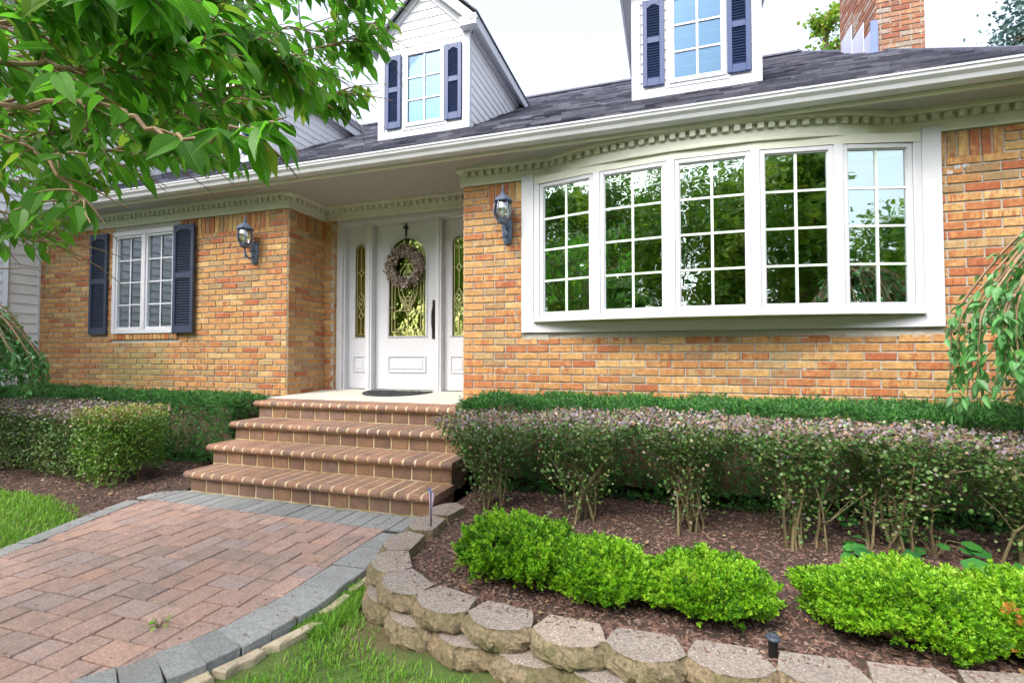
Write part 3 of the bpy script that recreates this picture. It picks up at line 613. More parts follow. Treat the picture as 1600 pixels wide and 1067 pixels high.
for i in range(5):
    a, b = VX[i], VX[i + 1]; d = b - a; L = np.linalg.norm(d); d /= L; ang = math.atan2(d[1], d[0]); o = np.array([d[1], -d[0]]); Rz = rotz(ang)
    def lb(mb, s0, s1, d0, d1, z0, z1, c=.003):
        c2 = a + d * (s0 + s1) / 2 + o * (d0 + d1) / 2; mb.obox((c2[0], c2[1], (z0 + z1) / 2), ((s1 - s0) / 2, abs(d1 - d0) / 2, (z1 - z0) / 2), Rz, .5, c=c)
    e = .031; f = .034; z0, z1 = .798, 2.02
    mb = MB(); lb(mb, e, e + f, -.02, .022, z0, z1); lb(mb, L - e - f, L - e, -.02, .022, z0, z1); lb(mb, e + f, L - e - f, -.02, .022, z0, z0 + f); lb(mb, e + f, L - e - f, -.02, .022, z1 - f, z1)
    e2 = e + f; g = .008
    lb(mb, e2, e2 + g, -.02, .010, z0 + f, z1 - f, 0); lb(mb, L - e2 - g, L - e2, -.02, .010, z0 + f, z1 - f, 0); lb(mb, e2 + g, L - e2 - g, -.02, .010, z0 + f, z0 + f + g, 0); lb(mb, e2 + g, L - e2 - g, -.02, .010, z1 - f - g, z1 - f, 0)
    mb.build('sash', M['trim'], bow)
    q0, q1, w0, w1 = e2 + g, L - e2 - g, z0 + f + g, z1 - f - g
    mb = MB(); lb(mb, q0, q1, -.004, -.001, w0, w1, 0); mb.build('pane', M['glass'], bow)
    mb = MB(); m0 = (q0 + q1) / 2; lb(mb, m0 - .0095, m0 + .0095, .0, .006, w0, w1, 0)
    for k in range(1, 4): zz = w0 + (w1 - w0) * k / 4; lb(mb, q0, q1, .0005, .0065, zz - .0085, zz + .0085, 0)
    mb.build('grille', M['grille'], bow)

# ---- door unit
def xz_ring(mb, path, prof, y):
    """sweep profile (inward, out) around closed xz path"""
    P = np.array(path); n = len(P); ctr = P.mean(0); V = []
    for i in range(n):
        t = P[(i + 1) % n] - P[i - 1]; t /= np.linalg.norm(t) + 1e-9; nrm = np.array([-t[1], t[0]])
        if nrm @ (ctr - P[i]) < 0: nrm = -nrm
        for a, b in prof: q = P[i] + nrm * a; V.append((q[0], y - b, q[1]))
    k = len(prof); F = [(i * k + j, ((i + 1) % n) * k + j, ((i + 1) % n) * k + (j + 1) % k, i * k + (j + 1) % k) for i in range(n) for j in range(k)]
    mb.add(V, F, .5)
def arch(x0, x1, z0, z1, n=14):
    r = (x1 - x0) / 2; cx = (x0 + x1) / 2; zs = z1 - r
    return [(x0, z0), (x1, z0)] + [(cx + r * math.cos(t), zs + r * math.sin(t)) for t in np.linspace(0, math.pi, n + 1)]
def plate_arch(mb, x0, x1, z0, z1, h, y0, y1, n=14):
    hx0, hx1, hz0, hz1 = h; r = (hx1 - hx0) / 2; zs = hz1 - r
    mb.box(x0, x1, y0, y1, z0, hz0, .5); mb.box(x0, hx0, y0, y1, hz0, zs, .5); mb.box(hx1, x1, y0, y1, hz0, zs, .5)
    A = np.array(arch(hx0, hx1, hz0, hz1, n)[2:]); B = []
    for t in np.linspace(0, math.pi, n + 1):
        c, s = math.cos(t), math.sin(t); cx = (hx0 + hx1) / 2
        kx = ((x1 - cx) if c > 0 else (cx - x0)) / max(abs(c), 1e-6); kz = (z1 - zs) / max(s, 1e-6); k = min(kx, kz); B.append((cx + c * k, zs + s * k))
    B = np.array(B); V = [(p[0], y, p[1]) for y in (y0, y1) for S in (A, B) for p in S]; m = n + 1; F = []
    for i in range(n): F += [(i, i + 1, m + i + 1, m + i), (2 * m + i, 3 * m + i, 3 * m + i + 1, 2 * m + i + 1), (i, 2 * m + i, 2 * m + i + 1, i + 1)]
    mb.add(V, F, .5)
    for sx, cx2 in ((0, x1), (m - 1, x0)):     # corner fillers
        pass
    for (bx, i0) in ((x1, None), (x0, None)):
        cand = [p for p in B if abs(p[0] - bx) < 1e-4]; zt = max(p[1] for p in cand); top = [p for p in B if abs(p[1] - z1) < 1e-4]
        tx_ = max(p[0] for p in top) if bx == x1 else min(p[0] for p in top)
        mb.add([(bx, y0, zt), (bx, y0, z1), (tx_, y0, z1)], [(0, 1, 2)], .5)
mould = [(-.016, 0), (-.016, .008), (-.006, .014), (.002, .010), (.010, .012), (.014, .004), (.014, 0)]
door = empty('door_unit', (-3, .7, 0), house)
mb = MB(); yb = YR + .045
mb.box(-3.885, -3.80, yb, yb + .2, .03, 2.10, .5, c=.006); mb.box(-3.80, -3.775, yb + .03, yb + .2, .03, 2.04, .5, c=.004)
mb.box(-3.80, -2.0, yb, yb + .2, 2.045, 2.10, .5, c=.005); mb.box(-3.78, -2.0, yb + .03, yb + .2, 2.02, 2.046, .5, c=.003)
for a, b in ((-3.478, -3.392), (-2.548, -2.472)): mb.box(a, b, yb + .02, yb + .2, .03, 2.03, .5, c=.005); mb.box(a + .022, b - .022, yb + .008, yb + .03, .03, 2.03, .5, c=.004)
mb.box(-2.12, -1.95, yb, yb + .2, .03, 2.10, .5, c=.005)
mb.build('door_frame', M['trim'], door)
mb = MB(); mb.box(-3.80, -2.1, yb - .02, yb + .2, .0, .036, .5, c=.004); mb.build('threshold', M['concrete'], door)
yd = YR + .15
def came(mb, pts, y, w=.006):
    for p, q in zip(pts, pts[1:]): mb.beam((p[0], y, p[1]), (q[0], y, q[1]), .006, w, .5, up=(0, 1, 0))
def leaf(name, x0, x1, z0, z1, h, panel, label=None):
    mb = MB(); plate_arch(mb, x0, x1, z0, z1, h, yd, yd + .04); o = mb.build(name, M['trim'], door)
    mo = MB(); xz_ring(mo, arch(*h), mould, yd); pa = [(panel[0], panel[2]), (panel[1], panel[2]), (panel[1], panel[3]), (panel[0], panel[3])]
    for (a, b), (c, d) in zip(pa, pa[1:] + pa[:1]):
        mo.beam((a, yd - .005, b), (c, yd - .005, d), .016, .014, .5, up=(0, 1, 0), c=.004)
    mo.box(panel[0] + .035, panel[1] - .035, yd - .007, yd, panel[2] + .035, panel[3] - .035, .5, c=.005); mo.build('moulding', M['trim'], o)
    g = MB(); P = arch(*h); g.add([(x, yd + .02, z) for x, z in P] + [(x, yd + .023, z) for x, z in P], [tuple(range(len(P))), tuple(range(len(P), 2 * len(P)))[::-1]], .5); g.build('leaded_glass', M['glass_lead'], o)
    return o
dl = leaf('door_leaf', -3.388, -2.552, .045, 2.018, (-3.213, -2.70, .669, 1.85), (-3.205, -2.71, .25, .435))
s1 = leaf('sidelight', -3.775, -3.480, .045, 2.018, (-3.69, -3.522, .669, 1.82), (-3.695, -3.53, .25, .435))
s2 = leaf('sidelight', -2.470, -2.120, .045, 2.018, (-2.38, -2.205, .669, 1.83), (-2.385, -2.21, .25, .435))
yc = yd + .012
for o, x0, x1, z1 in ((s1, -3.69, -3.522, 1.82), (s2, -2.38, -2.205, 1.83)):
    mb = MB(); cx = (x0 + x1) / 2; a = .028
    came(mb, [(x, z) for x, z in arch(x0 + a, x1 - a, .70, z1 - a, 8)] + [(x0 + a, .70)], yc)
    for zc, hh, hw in ((1.46, .05, .03), (1.10, .12, .058), (1.10, .05, .024), (.93, .05, .03)): came(mb, [(cx, zc - hh), (cx + hw, zc), (cx, zc + hh), (cx - hw, zc), (cx, zc - hh)], yc)
    came(mb, [(cx, .70), (cx, .88)], yc); came(mb, [(cx, .98), (cx, 1.0)], yc); came(mb, [(cx, 1.22), (cx, 1.41)], yc); came(mb, [(cx, 1.51), (cx, z1 - a)], yc)
    for z in (.93, 1.46, 1.10): came(mb, [(x0 + .004, z), (cx - .03, z)], yc); came(mb, [(cx + .03, z), (x1 - .004, z)], yc)
    mb.build('came', M['brass'], o)
mb = MB(); cx = -2.957
came(mb, arch(-3.17, -2.743, .725, 1.80, 12) + [(-3.17, .725)], yc, .009); came(mb, arch(-3.13, -2.783, .76, 1.76, 12) + [(-3.13, .76)], yc)
for z in (1.02, 1.33): came(mb, [(-3.21, z), (-3.13, z)], yc); came(mb, [(-2.78, z), (-2.703, z)], yc)
came(mb, [(-3.13, .98), (-2.783, .98)], yc)
for rx, rz, zc in ((.13, .26, 1.28), (.08, .19, 1.28), (.05, .1, 1.05)):
    came(mb, [(cx + rx * math.sin(t), zc + rz * math.cos(t)) for t in np.linspace(0, 2 * math.pi, 17)], yc)
for dx in (-.1, -.05, .05, .1): came(mb, [(cx, 1.0), (cx + dx * .6, 1.09), (cx + dx, 1.15)], yc)
came(mb, [(cx, .76), (cx, .93), (cx - .05, .99), (cx, 1.05), (cx + .05, .99), (cx, .93)], yc)
mb.build('came', M['brass'], dl)
mb = MB(); hx = -2.592
mb.lathe([(.001, -.008), (.028, -.008), (.028, 0)], (0, 0, 0)) if 0 else None
mb.box(hx - .034, hx + .03, yd - .016, yd, .640, .80, .5, c=.01); mb.box(hx - .03, hx + .028, yd - .014, yd, .80, 1.09, .5, c=.008)
mb.tube(interp([(hx, yd - .01, 1.02), (hx, yd - .06, .97), (hx - .004, yd - .062, .86), (hx, yd - .055, .76), (hx, yd - .012, .70)], 14), np.linspace(.011, .013, 14), 8)
mb.tube([(hx, yd - .01, 1.06), (hx, yd - .03, 1.06)], .016, 10); mb.box(hx - .018, hx + .01, yd - .045, yd - .012, .905, .925, .5, c=.004)
mb.build('door_handle', M['black'], dl)
# ---- porch slab: part of the steps thing (below)

# ---- dormers
def dormer(name):
    d = empty(name, (-3.10, 1.36, 3.37), house)
    X0, X1, YF = -3.78, -2.42, 1.36; zb = ry(YF) - .0; ze = 4.70; za = 5.46; sl = (za - ze) / ((X1 - X0) / 2 + .12)
    mb = MB()
    cxm = (X0 + X1) / 2
    def fr(z):
        if z < ze: return (.09, X1 - X0 - .09)
        k = (za - z) / sl - .10
        return (max(cxm - X0 - k, 0), min(cxm - X0 + k, X1 - X0)) if k > .02 else None
    siding(mb, (X0, YF + .02), (X1, YF + .02), 3.46, za, fr)
    # side walls (right, left)
    for px, sgn in ((X1 - .02, 1), (X0 + .02, -1)):
        ybk = (ze - 2.561) / SL
        def fs(z):
            y1 = (z - 2.561) / SL
            if sgn > 0: return (.0, max(y1 - YF, .01))
            return (0, max(y1 - YF, .01))
        if sgn > 0: siding(mb, (px, YF + .04), (px, ybk + 1), zb + .02, ze, fs)
        else:
            p0 = np.array([px, ybk + 1]); Lw = ybk + 1 - YF - .04
            siding(mb, (px, ybk + 1), (px, YF + .04), zb + .02, ze, lambda z: (Lw - max((z - 2.561) / SL - YF, .01), Lw))
    mb.box(X0 + .03, X1 - .03, YF + .015, YF + .02, zb, ze, .5)
    mb.add([(X0 + .04, YF + .018, ze), (X1 - .04, YF + .018, ze), (cxm, YF + .018, za - .02)], [(0, 1, 2)], .5)
    mb.build('siding', M['vinyl'], d)
    mb = MB()
    mb.box(X0, X0 + .10, YF - .012, YF + .06, zb, ze + .03, .5, c=.003); mb.box(X1 - .10, X1, YF - .012, YF + .06, zb, ze + .03, .5, c=.003); mb.box(X0 + .10, X1 - .10, YF - .01, YF + .03, zb, zb + .10, .5, c=.003)
    for s, xe in ((-1, X0), (1, X1)):
        xo = xe + s * .12; mb.box(min(xe + s * .12, xe - s * .1), max(xe + s * .12, xe - s * .1), YF - .12, YF - .0, ze - .06, ze + .06, .5, c=.004)   # eave return
        mb.box(min(xe, xo), max(xe, xo), YF, 3.75, ze - .005, ze + .02, .5); mb.box(xo - .012, xo + .012, YF - .12, 3.9, ze - .06, ze + .075, .5)
        mb.box(min(xe, xe + s * .02), max(xe, xe + s * .02), YF + .06, 3.55, ze - .09, ze, .5)
    # rakes
    for s in (-1, 1):
        xo = cxm + s * ((X1 - X0) / 2 + .12); d2 = np.array([cxm - xo, 0, za - ze]); 
        p = np.array([xo, YF - .105, ze + .035]); q = np.array([cxm, YF - .105, za + .035])
        off = np.array([0, 0, -.055]); mb.beam(p + off, q + off, .11, .03, .5, up=(0, 1, 0), c=.003)
        p2 = p + np.array([0, .05, -.02]); q2 = q + np.array([0, .05, -.02]); mb.beam(p2, q2, .03, .12, .5, up=(0, 1, 0))
        p3 = np.array([xo - s * .09, YF + .0, ze - .05]); q3 = np.array([cxm, YF + .0, za - .12]); mb.beam(p3, q3, .09, .03, .5, up=(0, 1, 0), c=.003)
    mb.build('dormer_trim', M['trim'], d)
    mb = MB()
    for s in (-1, 1):
        xo = cxm + s * ((X1 - X0) / 2 + .15); dz = .055
        for k in range(7):
            t0, t1 = k / 7, (k + 1) / 7
            pt = lambda t, y, e: (xo + (cxm - xo) * t, y, ze + dz + .02 + (za - ze + .02) * t + e)
            yb_ = (ze - 2.561) / SL + .3; y1 = yb_ + (za - ze) * (t1) / SL
            V = [pt(t0, YF - .14, 0), pt(t0, y1, 0), pt(t1, y1, 0), pt(t1, YF - .14, 0), pt(t0, YF - .14, .022), pt(t0, y1, .022), pt(t1, y1, .008), pt(t1, YF - .14, .008)]
            mb.add(V, [(0, 1, 2, 3), (4, 7, 6, 5), (0, 3, 7, 4), (1, 0, 4, 5), (2, 1, 5, 6), (3, 2, 6, 7)], random.random())
    mb.build('dormer_roof', M['shingle'], d)
    # window
    x0, x1, z0, z1 = -3.365, -2.775, 3.50, 4.52; y = YF - .03
    mb = MB(); f = .055
    mb.box(x0, x0 + f, y, YF + .02, z0, z1, .5, c=.004); mb.box(x1 - f, x1, y, YF + .02, z0, z1, .5, c=.004); mb.box(x0 + f, x1 - f, y, YF + .02, z0, z0 + f, .5, c=.004); mb.box(x0 + f, x1 - f, y, YF + .02, z1 - f, z1, .5, c=.004)
    xa, xb, zc, zd = x0 + f, x1 - f, z0 + f, z1 - f
    mb.box((xa + xb) / 2 - .012, (xa + xb) / 2 + .012, y + .012, y + .02, zc, zd, .5)
    for k in (1, 2): zz = zc + (zd - zc) * k / 3; mb.box(xa, xb, y + .0115, y + .0195, zz - .011, zz + .011, .5)
    mb.box(x0 - .04, x1 + .04, y + .012, YF + .02, z0 - .04, z0, .5, c=.003); mb.box(x0 - .03, x0, y + .016, YF + .02, z0, z1 + .03, .5); mb.box(x1, x1 + .03, y + .016, YF + .02, z0, z1 + .03, .5); mb.box(x0, x1, y + .016, YF + .02, z1, z1 + .03, .5)
    mb.build('window_frame', M['trim'], d)
    g = MB(); g.box(xa, xb, y + .022, y + .025, zc, zd, .5); g.build('pane', M['glass_up'], d)
    g = MB(); g.box(xa, xb, YF + .006, YF + .01, zc, zd, .5); g.build('shade', M['blind_sky_tint'], d)
    for x in (-3.655, -2.765): o = shutter_mesh(1.0, .235, M['navy']); o.v = [v + np.array([x, YF - .002, 3.51]) for v in o.v]; o.build('shutter', M['navy'], d)
    return d
M['blind_sky_tint'] = pm('dormer_shade_sky_tint', [(.13, .205, .32)], rough=.8, amt=.05)  # blue of the reflected sky put into the blind's colour
dm = dormer('dormer')
h0 = dm.location.copy()
copy_tree(dm, house, loc=h0 + Vector((3.39, 0, 0))); copy_tree(dm, house, loc=h0 + Vector((-3.39, 0, 0)))
# ---- chimney
mb = MB(); CX0, CX1, CY0, CY1 = 2.55, 3.07, 2.91, 4.25
mb.box(CX0 + .008, CX1 - .008, CY0 + .008, CY1 - .008, -.7, 7.6, .5, mi=1)
brickwork(mb, (CX0, CY0 + .01), (CX1, CY0 + .01), 3.6, 7.6, phase=.05, depth=.012, joint=.013); brickwork(mb, (CX0 + .01, CY1), (CX0 + .01, CY0), 3.9, 7.6, depth=.012, joint=.013)
ch = mb.build('chimney', [M['brick_chimney'], M['mortar']], house)
mb = MB()
for k in range(3):
    ya = 2.86 + k * .42; yb2 = ya + .44; x = 2.535 - .004 * k; zt = ry(ya) + .42
    mb.add([(x, ya, ry(ya) - .05), (x, yb2, ry(yb2) - .05), (x, yb2, ry(yb2) + .16), (x, ya, zt), (x + .01, ya, ry(ya) - .05), (x + .01, yb2, ry(yb2) - .05), (x + .01, yb2, ry(yb2) + .16), (x + .01, ya, zt)],
           [(0, 3, 2, 1), (4, 5, 6, 7), (0, 4, 7, 3), (3, 7, 6, 2), (1, 2, 6, 5)], .5)
mb.build('flashing', M['flash'], ch)
mb = MB(); mb.box(2.47, 2.548, 2.85, 2.86, 4.18, 4.70, .5); mb.build('flashing', M['flash_blue'], ch, label='blue front flap of the chimney flashing')
# ---- siding wing on the left
wing = MB(); siding(wing, (XL, -4.5), (XL, 6.5), -.55, 5.6, lambda z: (0, 11.0), lap=.13, th=.018)
wing.box(XL - .14, XL + .001, -4.5, 6.5, -.7, 5.6, .5)
wing.box(XL - 5, XL - .14, -4.5, -4.4, -.7, 5.6, .5)
wing = wing.build('side_wing', M['vinyl'], house)
mb = MB(); mb.box(XL - .005, XL + .03, -.03, .0, -.6, 2.27, .5, c=.003); mb.tube([(XL + .045, -.38, 2.3), (XL + .045, -.38, -.5)], .036, 4); mb.build('corner_trim', M['trim'], wing)
mb = MB(); mb.obox((XL - 1.2, 1, 6.0), (1.7, 5.9, .04), np.stack([[.88, 0, -.47], [0, 1, 0.], [.47, 0, .88]], 1), .3); mb.build('wing_roof', M['shingle'], wing)

#=============================================================== STEPS
steps = empty('front_steps', (-2.7, -.7, -.66), label='four brick steps with bullnose treads up to the front door', category='steps')
NY = [-.56, -.85, -1.105, -1.38]; NXL = [-3.91, -3.89, -3.86, -3.775]; XSR = -1.50; RH = .165
mb = MB(); mb.box(-4.015, XP1, -.27, YR + .06, -.7, -.002, .5)
V = [(-4.015, -.27, 0), (XP1, -.27, 0), (XP1, YR + .06, .034), (-4.015, YR + .06, .034), (-4.015, -.27, -.01), (XP1, -.27, -.01), (XP1, YR + .06, -.01), (-4.015, YR + .06, -.01)]
mb.add(V, [(0, 1, 2, 3), (0, 4, 5, 1), (1, 5, 6, 2), (2, 6, 7, 3), (3, 7, 4, 0)], .5); mb.box(XP1, XSR - .03, -.27, -.012, -.7, -.003, .5)
mb.build('landing', M['concrete'], steps)
for k in range(4):
    zt = -RH * k; y0 = NY[k]; yb_ = NY[k - 1] + .045 if k else -.268; x0, x1 = NXL[k], XSR
    n = round((x1 - x0) / .1016); ww = (x1 - x0) / n; th = .058; mb = MB(); rr = th / 2
    prof = [(yb_, zt), (y0 + rr, zt)] + [(y0 + rr - rr * math.sin(t), zt - rr + rr * math.cos(t)) for t in np.linspace(.3, math.pi - .3, 6)] + [(y0 + rr, zt - th), (yb_, zt - th)]
    for i in range(n):
        a, b = x0 + i * ww + .0072, x0 + (i + 1) * ww - .0072; dz = random.uniform(-.0015, .0015); e = .003; m = len(prof)
        P = np.array(prof); cc = P.mean(0); Pi = cc + (P - cc) * np.array([.99, .92])
        V = np.concatenate([np.c_[np.full(m, a), Pi], np.c_[np.full(m, a + e), P], np.c_[np.full(m, b - e), P], np.c_[np.full(m, b), Pi]]); V[:, 2] += dz
        F = [(j + o, (j + 1) % m + o, (j + 1) % m + o + m, j + o + m) for o in (0, m, 2 * m) for j in range(m)] + [tuple(range(m))[::-1], tuple(range(3 * m, 4 * m))]
        mb.add(V, F, random.random())
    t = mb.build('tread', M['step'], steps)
    mb = MB(); P = np.array(prof) ; cc = P.mean(0); Pi = cc + (P - cc) * np.array([.985, .86]); Pi[:, 1] += .001; m = len(P); a, b = x0 + .008, x1 - .008
    mb.add(np.concatenate([np.c_[np.full(m, a), Pi], np.c_[np.full(m, b), Pi]]), [(j, (j + 1) % m, (j + 1) % m + m, j + m) for j in range(m)] + [tuple(range(m))[::-1], tuple(range(m, 2 * m))], .5)
    mb.build('tread_mortar', M['smortar'], t)
    zr1 = zt - th; zr0 = zt - RH if k < 3 else -.68; yf = y0 + .04; xa, xb = x0 + .035, x1 - .03
    mb = MB(); mb.box(xa + .004, xb - .004, yf + .006, -.2 if k == 0 else NY[k - 1] + .06, zr0 - (.03 if k < 3 else 0), zr1 + .002, .5); mo = mb
    nr = round((xb - xa) / .166); ww = (xb - xa) / nr; br = MB()
    for i in range(nr): br.box(xa + i * ww + .007, xa + (i + 1) * ww - .007, yf, yf + .03, zr0 + (.009 if k < 3 else .03), zr1 - .008, random.random(), c=.003)
    for sx in (xa, xb - .03):
        for j in range(max(1, int(((-.2 if k == 0 else NY[k - 1]) - yf) / .15) + 1)):
            ya = yf + .035 + j * .15; br.box(sx - .003 if sx == xa else sx + .003, sx + .03 - .003 if sx == xa else sx + .033, ya, ya + .135, zr0 + .009, zr1 - .008, random.random(), c=.003)
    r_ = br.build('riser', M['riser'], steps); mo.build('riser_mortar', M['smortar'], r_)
# a pale splash on the riser under the second tread
# side of the stair, right: plain dark brick
mb = MB(); 
for k in range(4): mb.box(XSR - .05, XSR - .028, NY[k] + .05, -.02, -.7, -RH * k - .06, .3)
mb.build('stair_cheek', M['riser'], steps)

#=============================================================== GROUND
GZ = -.712
def plane_grid(mb, x0, x1, y0, y1, nx, ny, zf, r=.5):
    xs = np.linspace(x0, x1, nx + 1); ys = np.linspace(y0, y1, ny + 1); X, Y = np.meshgrid(xs, ys); Z = zf(X, Y)
    V = np.stack([X.ravel(), Y.ravel(), Z.ravel()], 1); i = np.arange(ny)[:, None] * (nx + 1) + np.arange(nx)[None]; i = i.ravel()
    mb.add(V, np.stack([i, i + 1, i + nx + 2, i + nx + 1], 1), r)
def fbm(X, Y, s, seed=0):
    g = np.random.default_rng(seed); Z = 0 * X
    for k in range(7): a, b, c = g.uniform(-1, 1, 2).tolist() + [g.uniform(0, 6)]; q = s * (1.6 ** k); Z = Z + np.sin(X * a * q + Y * b * q * 1.3 + c) * np.cos(Y * a * q - X * b * q + c * 2) / (1.5 ** k)
    return Z / 2.5
# lawn zones
def lx(y):   # left edge of path (outer)
    return np.interp(y, [-5.6, -3.5, -3.0, -2.56, -2.35, -2.05, -1.64, -1.33], [-3.58, -3.55, -3.57, -3.66, -3.73, -3.85, -3.96, -3.93])
def rx(y):   # right outer
    return np.interp(y, [-5.6, -4.6, -4.0, -3.6, -3.11, -2.97, -2.82, -2.65, -2.5, -2.3, -2.0, -1.33], [-2.25, -2.22, -2.12, -1.95, -1.66, -1.595, -1.543, -1.52, -1.50, -1.505, -1.515, -1.53])
Gm = pm('lawn_earth', [(.07, .12, .02)], rough=1, noise=2.2, amt=.5, bump=1., bscale=40, dark=((.13, .095, .05), 1.7, .42, .58, .9))
mb = MB()
gx = [-400, -60, -20, -9]; 
plane_grid(mb, -9, 6, -9, 1.0, 150, 100, lambda X, Y: GZ + .012 * fbm(X, Y, 2.0, 3) - .06 * ((X > lx(Y) + .06) & (X < rx(Y) - .06) & (Y < -1.3)) + .025 * np.clip((-3.75 - X) / .6, 0, 1) * (Y > -20))
for (a, b, c, d) in [(-400, -9, -400, 400), (6, 400, -400, 400), (-9, 6, -400, -9), (-9, 6, 1.0, 400)]:
    mb.add([(a, c, GZ - .01), (b, c, GZ - .01), (b, d, GZ - .01), (a, d, GZ - .01)], [(0, 1, 2, 3)], .5)
mb.build('ground', Gm, kind='structure')
# planting beds
BZ = -.605
mb = MB()
def wy(x):  # front edge of the right bed (behind the wall)
    return np.interp(x, [-1.42, -1.3, -1.1, -.85, -.6, -.3, 0, .5, 1.0, 1.6, 4], [-2.0, -2.20, -2.36, -2.44, -2.49, -2.51, -2.51, -2.48, -2.40, -2.3, -2.0])
nx, ny = 130, 60; xs = np.linspace(-1.44, 4.0, nx + 1); V = []
for i, x in enumerate(xs):
    yy = np.linspace(float(wy(x)) if x > -1.42 else -1.9, 0.0, ny + 1); V.append(np.stack([np.full(ny + 1, x), yy, BZ + .012 * fbm(np.full(ny + 1, x), yy, 5, 5) + .05 * np.clip((yy + 1.6) / 1.6, 0, 1)], 1))
V = np.concatenate(V); ii = (np.arange(nx)[:, None] * (ny + 1) + np.arange(ny)[None]).ravel(); mb.add(V, np.stack([ii, ii + ny + 1, ii + ny + 2, ii + 1], 1), .5)
mb.build('flower_bed', M['mulch'], kind='structure')
mb = MB()   # left bed
def bl(x): return np.interp(x, [-8.2, -5.6, -5.1, -4.6, -4.2, -3.93, -3.75], [-1.75, -1.72, -1.75, -1.83, -1.95, -2.02, -2.0])
nx, ny = 90, 36; xs = np.linspace(-8.24, -3.80, nx + 1); V = []
for x in xs:
    yy = np.linspace(float(bl(x)), 0, ny + 1); V.append(np.stack([np.full(ny + 1, x), yy, -.672 + .014 * fbm(np.full(ny + 1, x), yy, 5, 8) + .05 * np.clip((yy + 1.7) / 1.2, 0, 1)], 1))
V = np.concatenate(V); ii = (np.arange(nx)[:, None] * (ny + 1) + np.arange(ny)[None]).ravel(); mb.add(V, np.stack([ii, ii + ny + 1, ii + ny + 2, ii + 1], 1), .5)
mb.build('left_bed', M['mulch'], kind='structure')
# mulch chips
CH = (np.array([(-1, -.6, 0), (1, -.5, 0), (.8, .6, 0), (-.8, .5, 0), (-.6, -.35, .5), (.7, -.2, .55), (.5, .4, .45), (-.5, .3, .6)]) * .5, np.array([(0, 1, 5, 4), (1, 2, 6, 5), (2, 3, 7, 6), (3, 0, 4, 7), (4, 5, 6, 7)]))
def chips(name, n, xf, smin, smax, label=None):
    P = xf(n); n = len(P); D = rv(n); D[:, 2] *= .35; U = rv(n) * .4; U[:, 2] = 1
    S = np.stack([rng.uniform(smin, smax, n), rng.uniform(smin, smax, n) * .7, rng.uniform(smin, smax, n) * .5], 1)
    mb = MB(); scatter(mb, *CH, P, frames(D, U), S, rng.random(n)); return mb.build(name, M['chip'], kind='stuff', label=label, category='mulch')
def right_pts(n):
    x = rng.uniform(-1.42, 2.6, n); y0 = wy(x); y = y0 + (0 - y0) * rng.random(n) ** 1.5; return np.stack([x, y, BZ + .012 * fbm(x, y, 5, 5) + .05 * np.clip((y + 1.6) / 1.6, 0, 1) + .002], 1)
chips('mulch', 24000, right_pts, .012, .034, 'reddish brown mulch chips covering the raised bed')
def left_pts(n):
    x = rng.uniform(-8.2, -3.82, n); y0 = bl(x); y = y0 + (0 - y0) * rng.random(n); return np.stack([x, y, -.672 + .014 * fbm(x, y, 5, 8) + .05 * np.clip((y + 1.7) / 1.2, 0, 1) + .002], 1)
chips('mulch', 9000, left_pts, .014, .04, 'brown mulch chips under the left hedges')
# fallen leaves
def litter(n, pts, smin=.015, smax=.035):
    P = pts(n); P[:, 2] += .012; D = rv(n); D[:, 2] *= .3; U = rv(n) * .5; U[:, 2] = 1; mb = MB(); scatter(mb, *LEAF_ROUND, P, frames(D, U), rng.uniform(smin, smax, n), rng.random(n)); return mb
a = litter(260, right_pts); b = litter(200, left_pts)
lit = MB(); 
for q in (a, b): lit.v += q.v; lit.r += q.r; lit.m += q.m; lit.len += q.len; lit.idx += [i + lit.n for i in q.idx]; lit.n += q.n
lit.build('fallen_leaves', M['litter'], kind='stuff', label='dry fallen leaves scattered on the mulch', category='leaves')

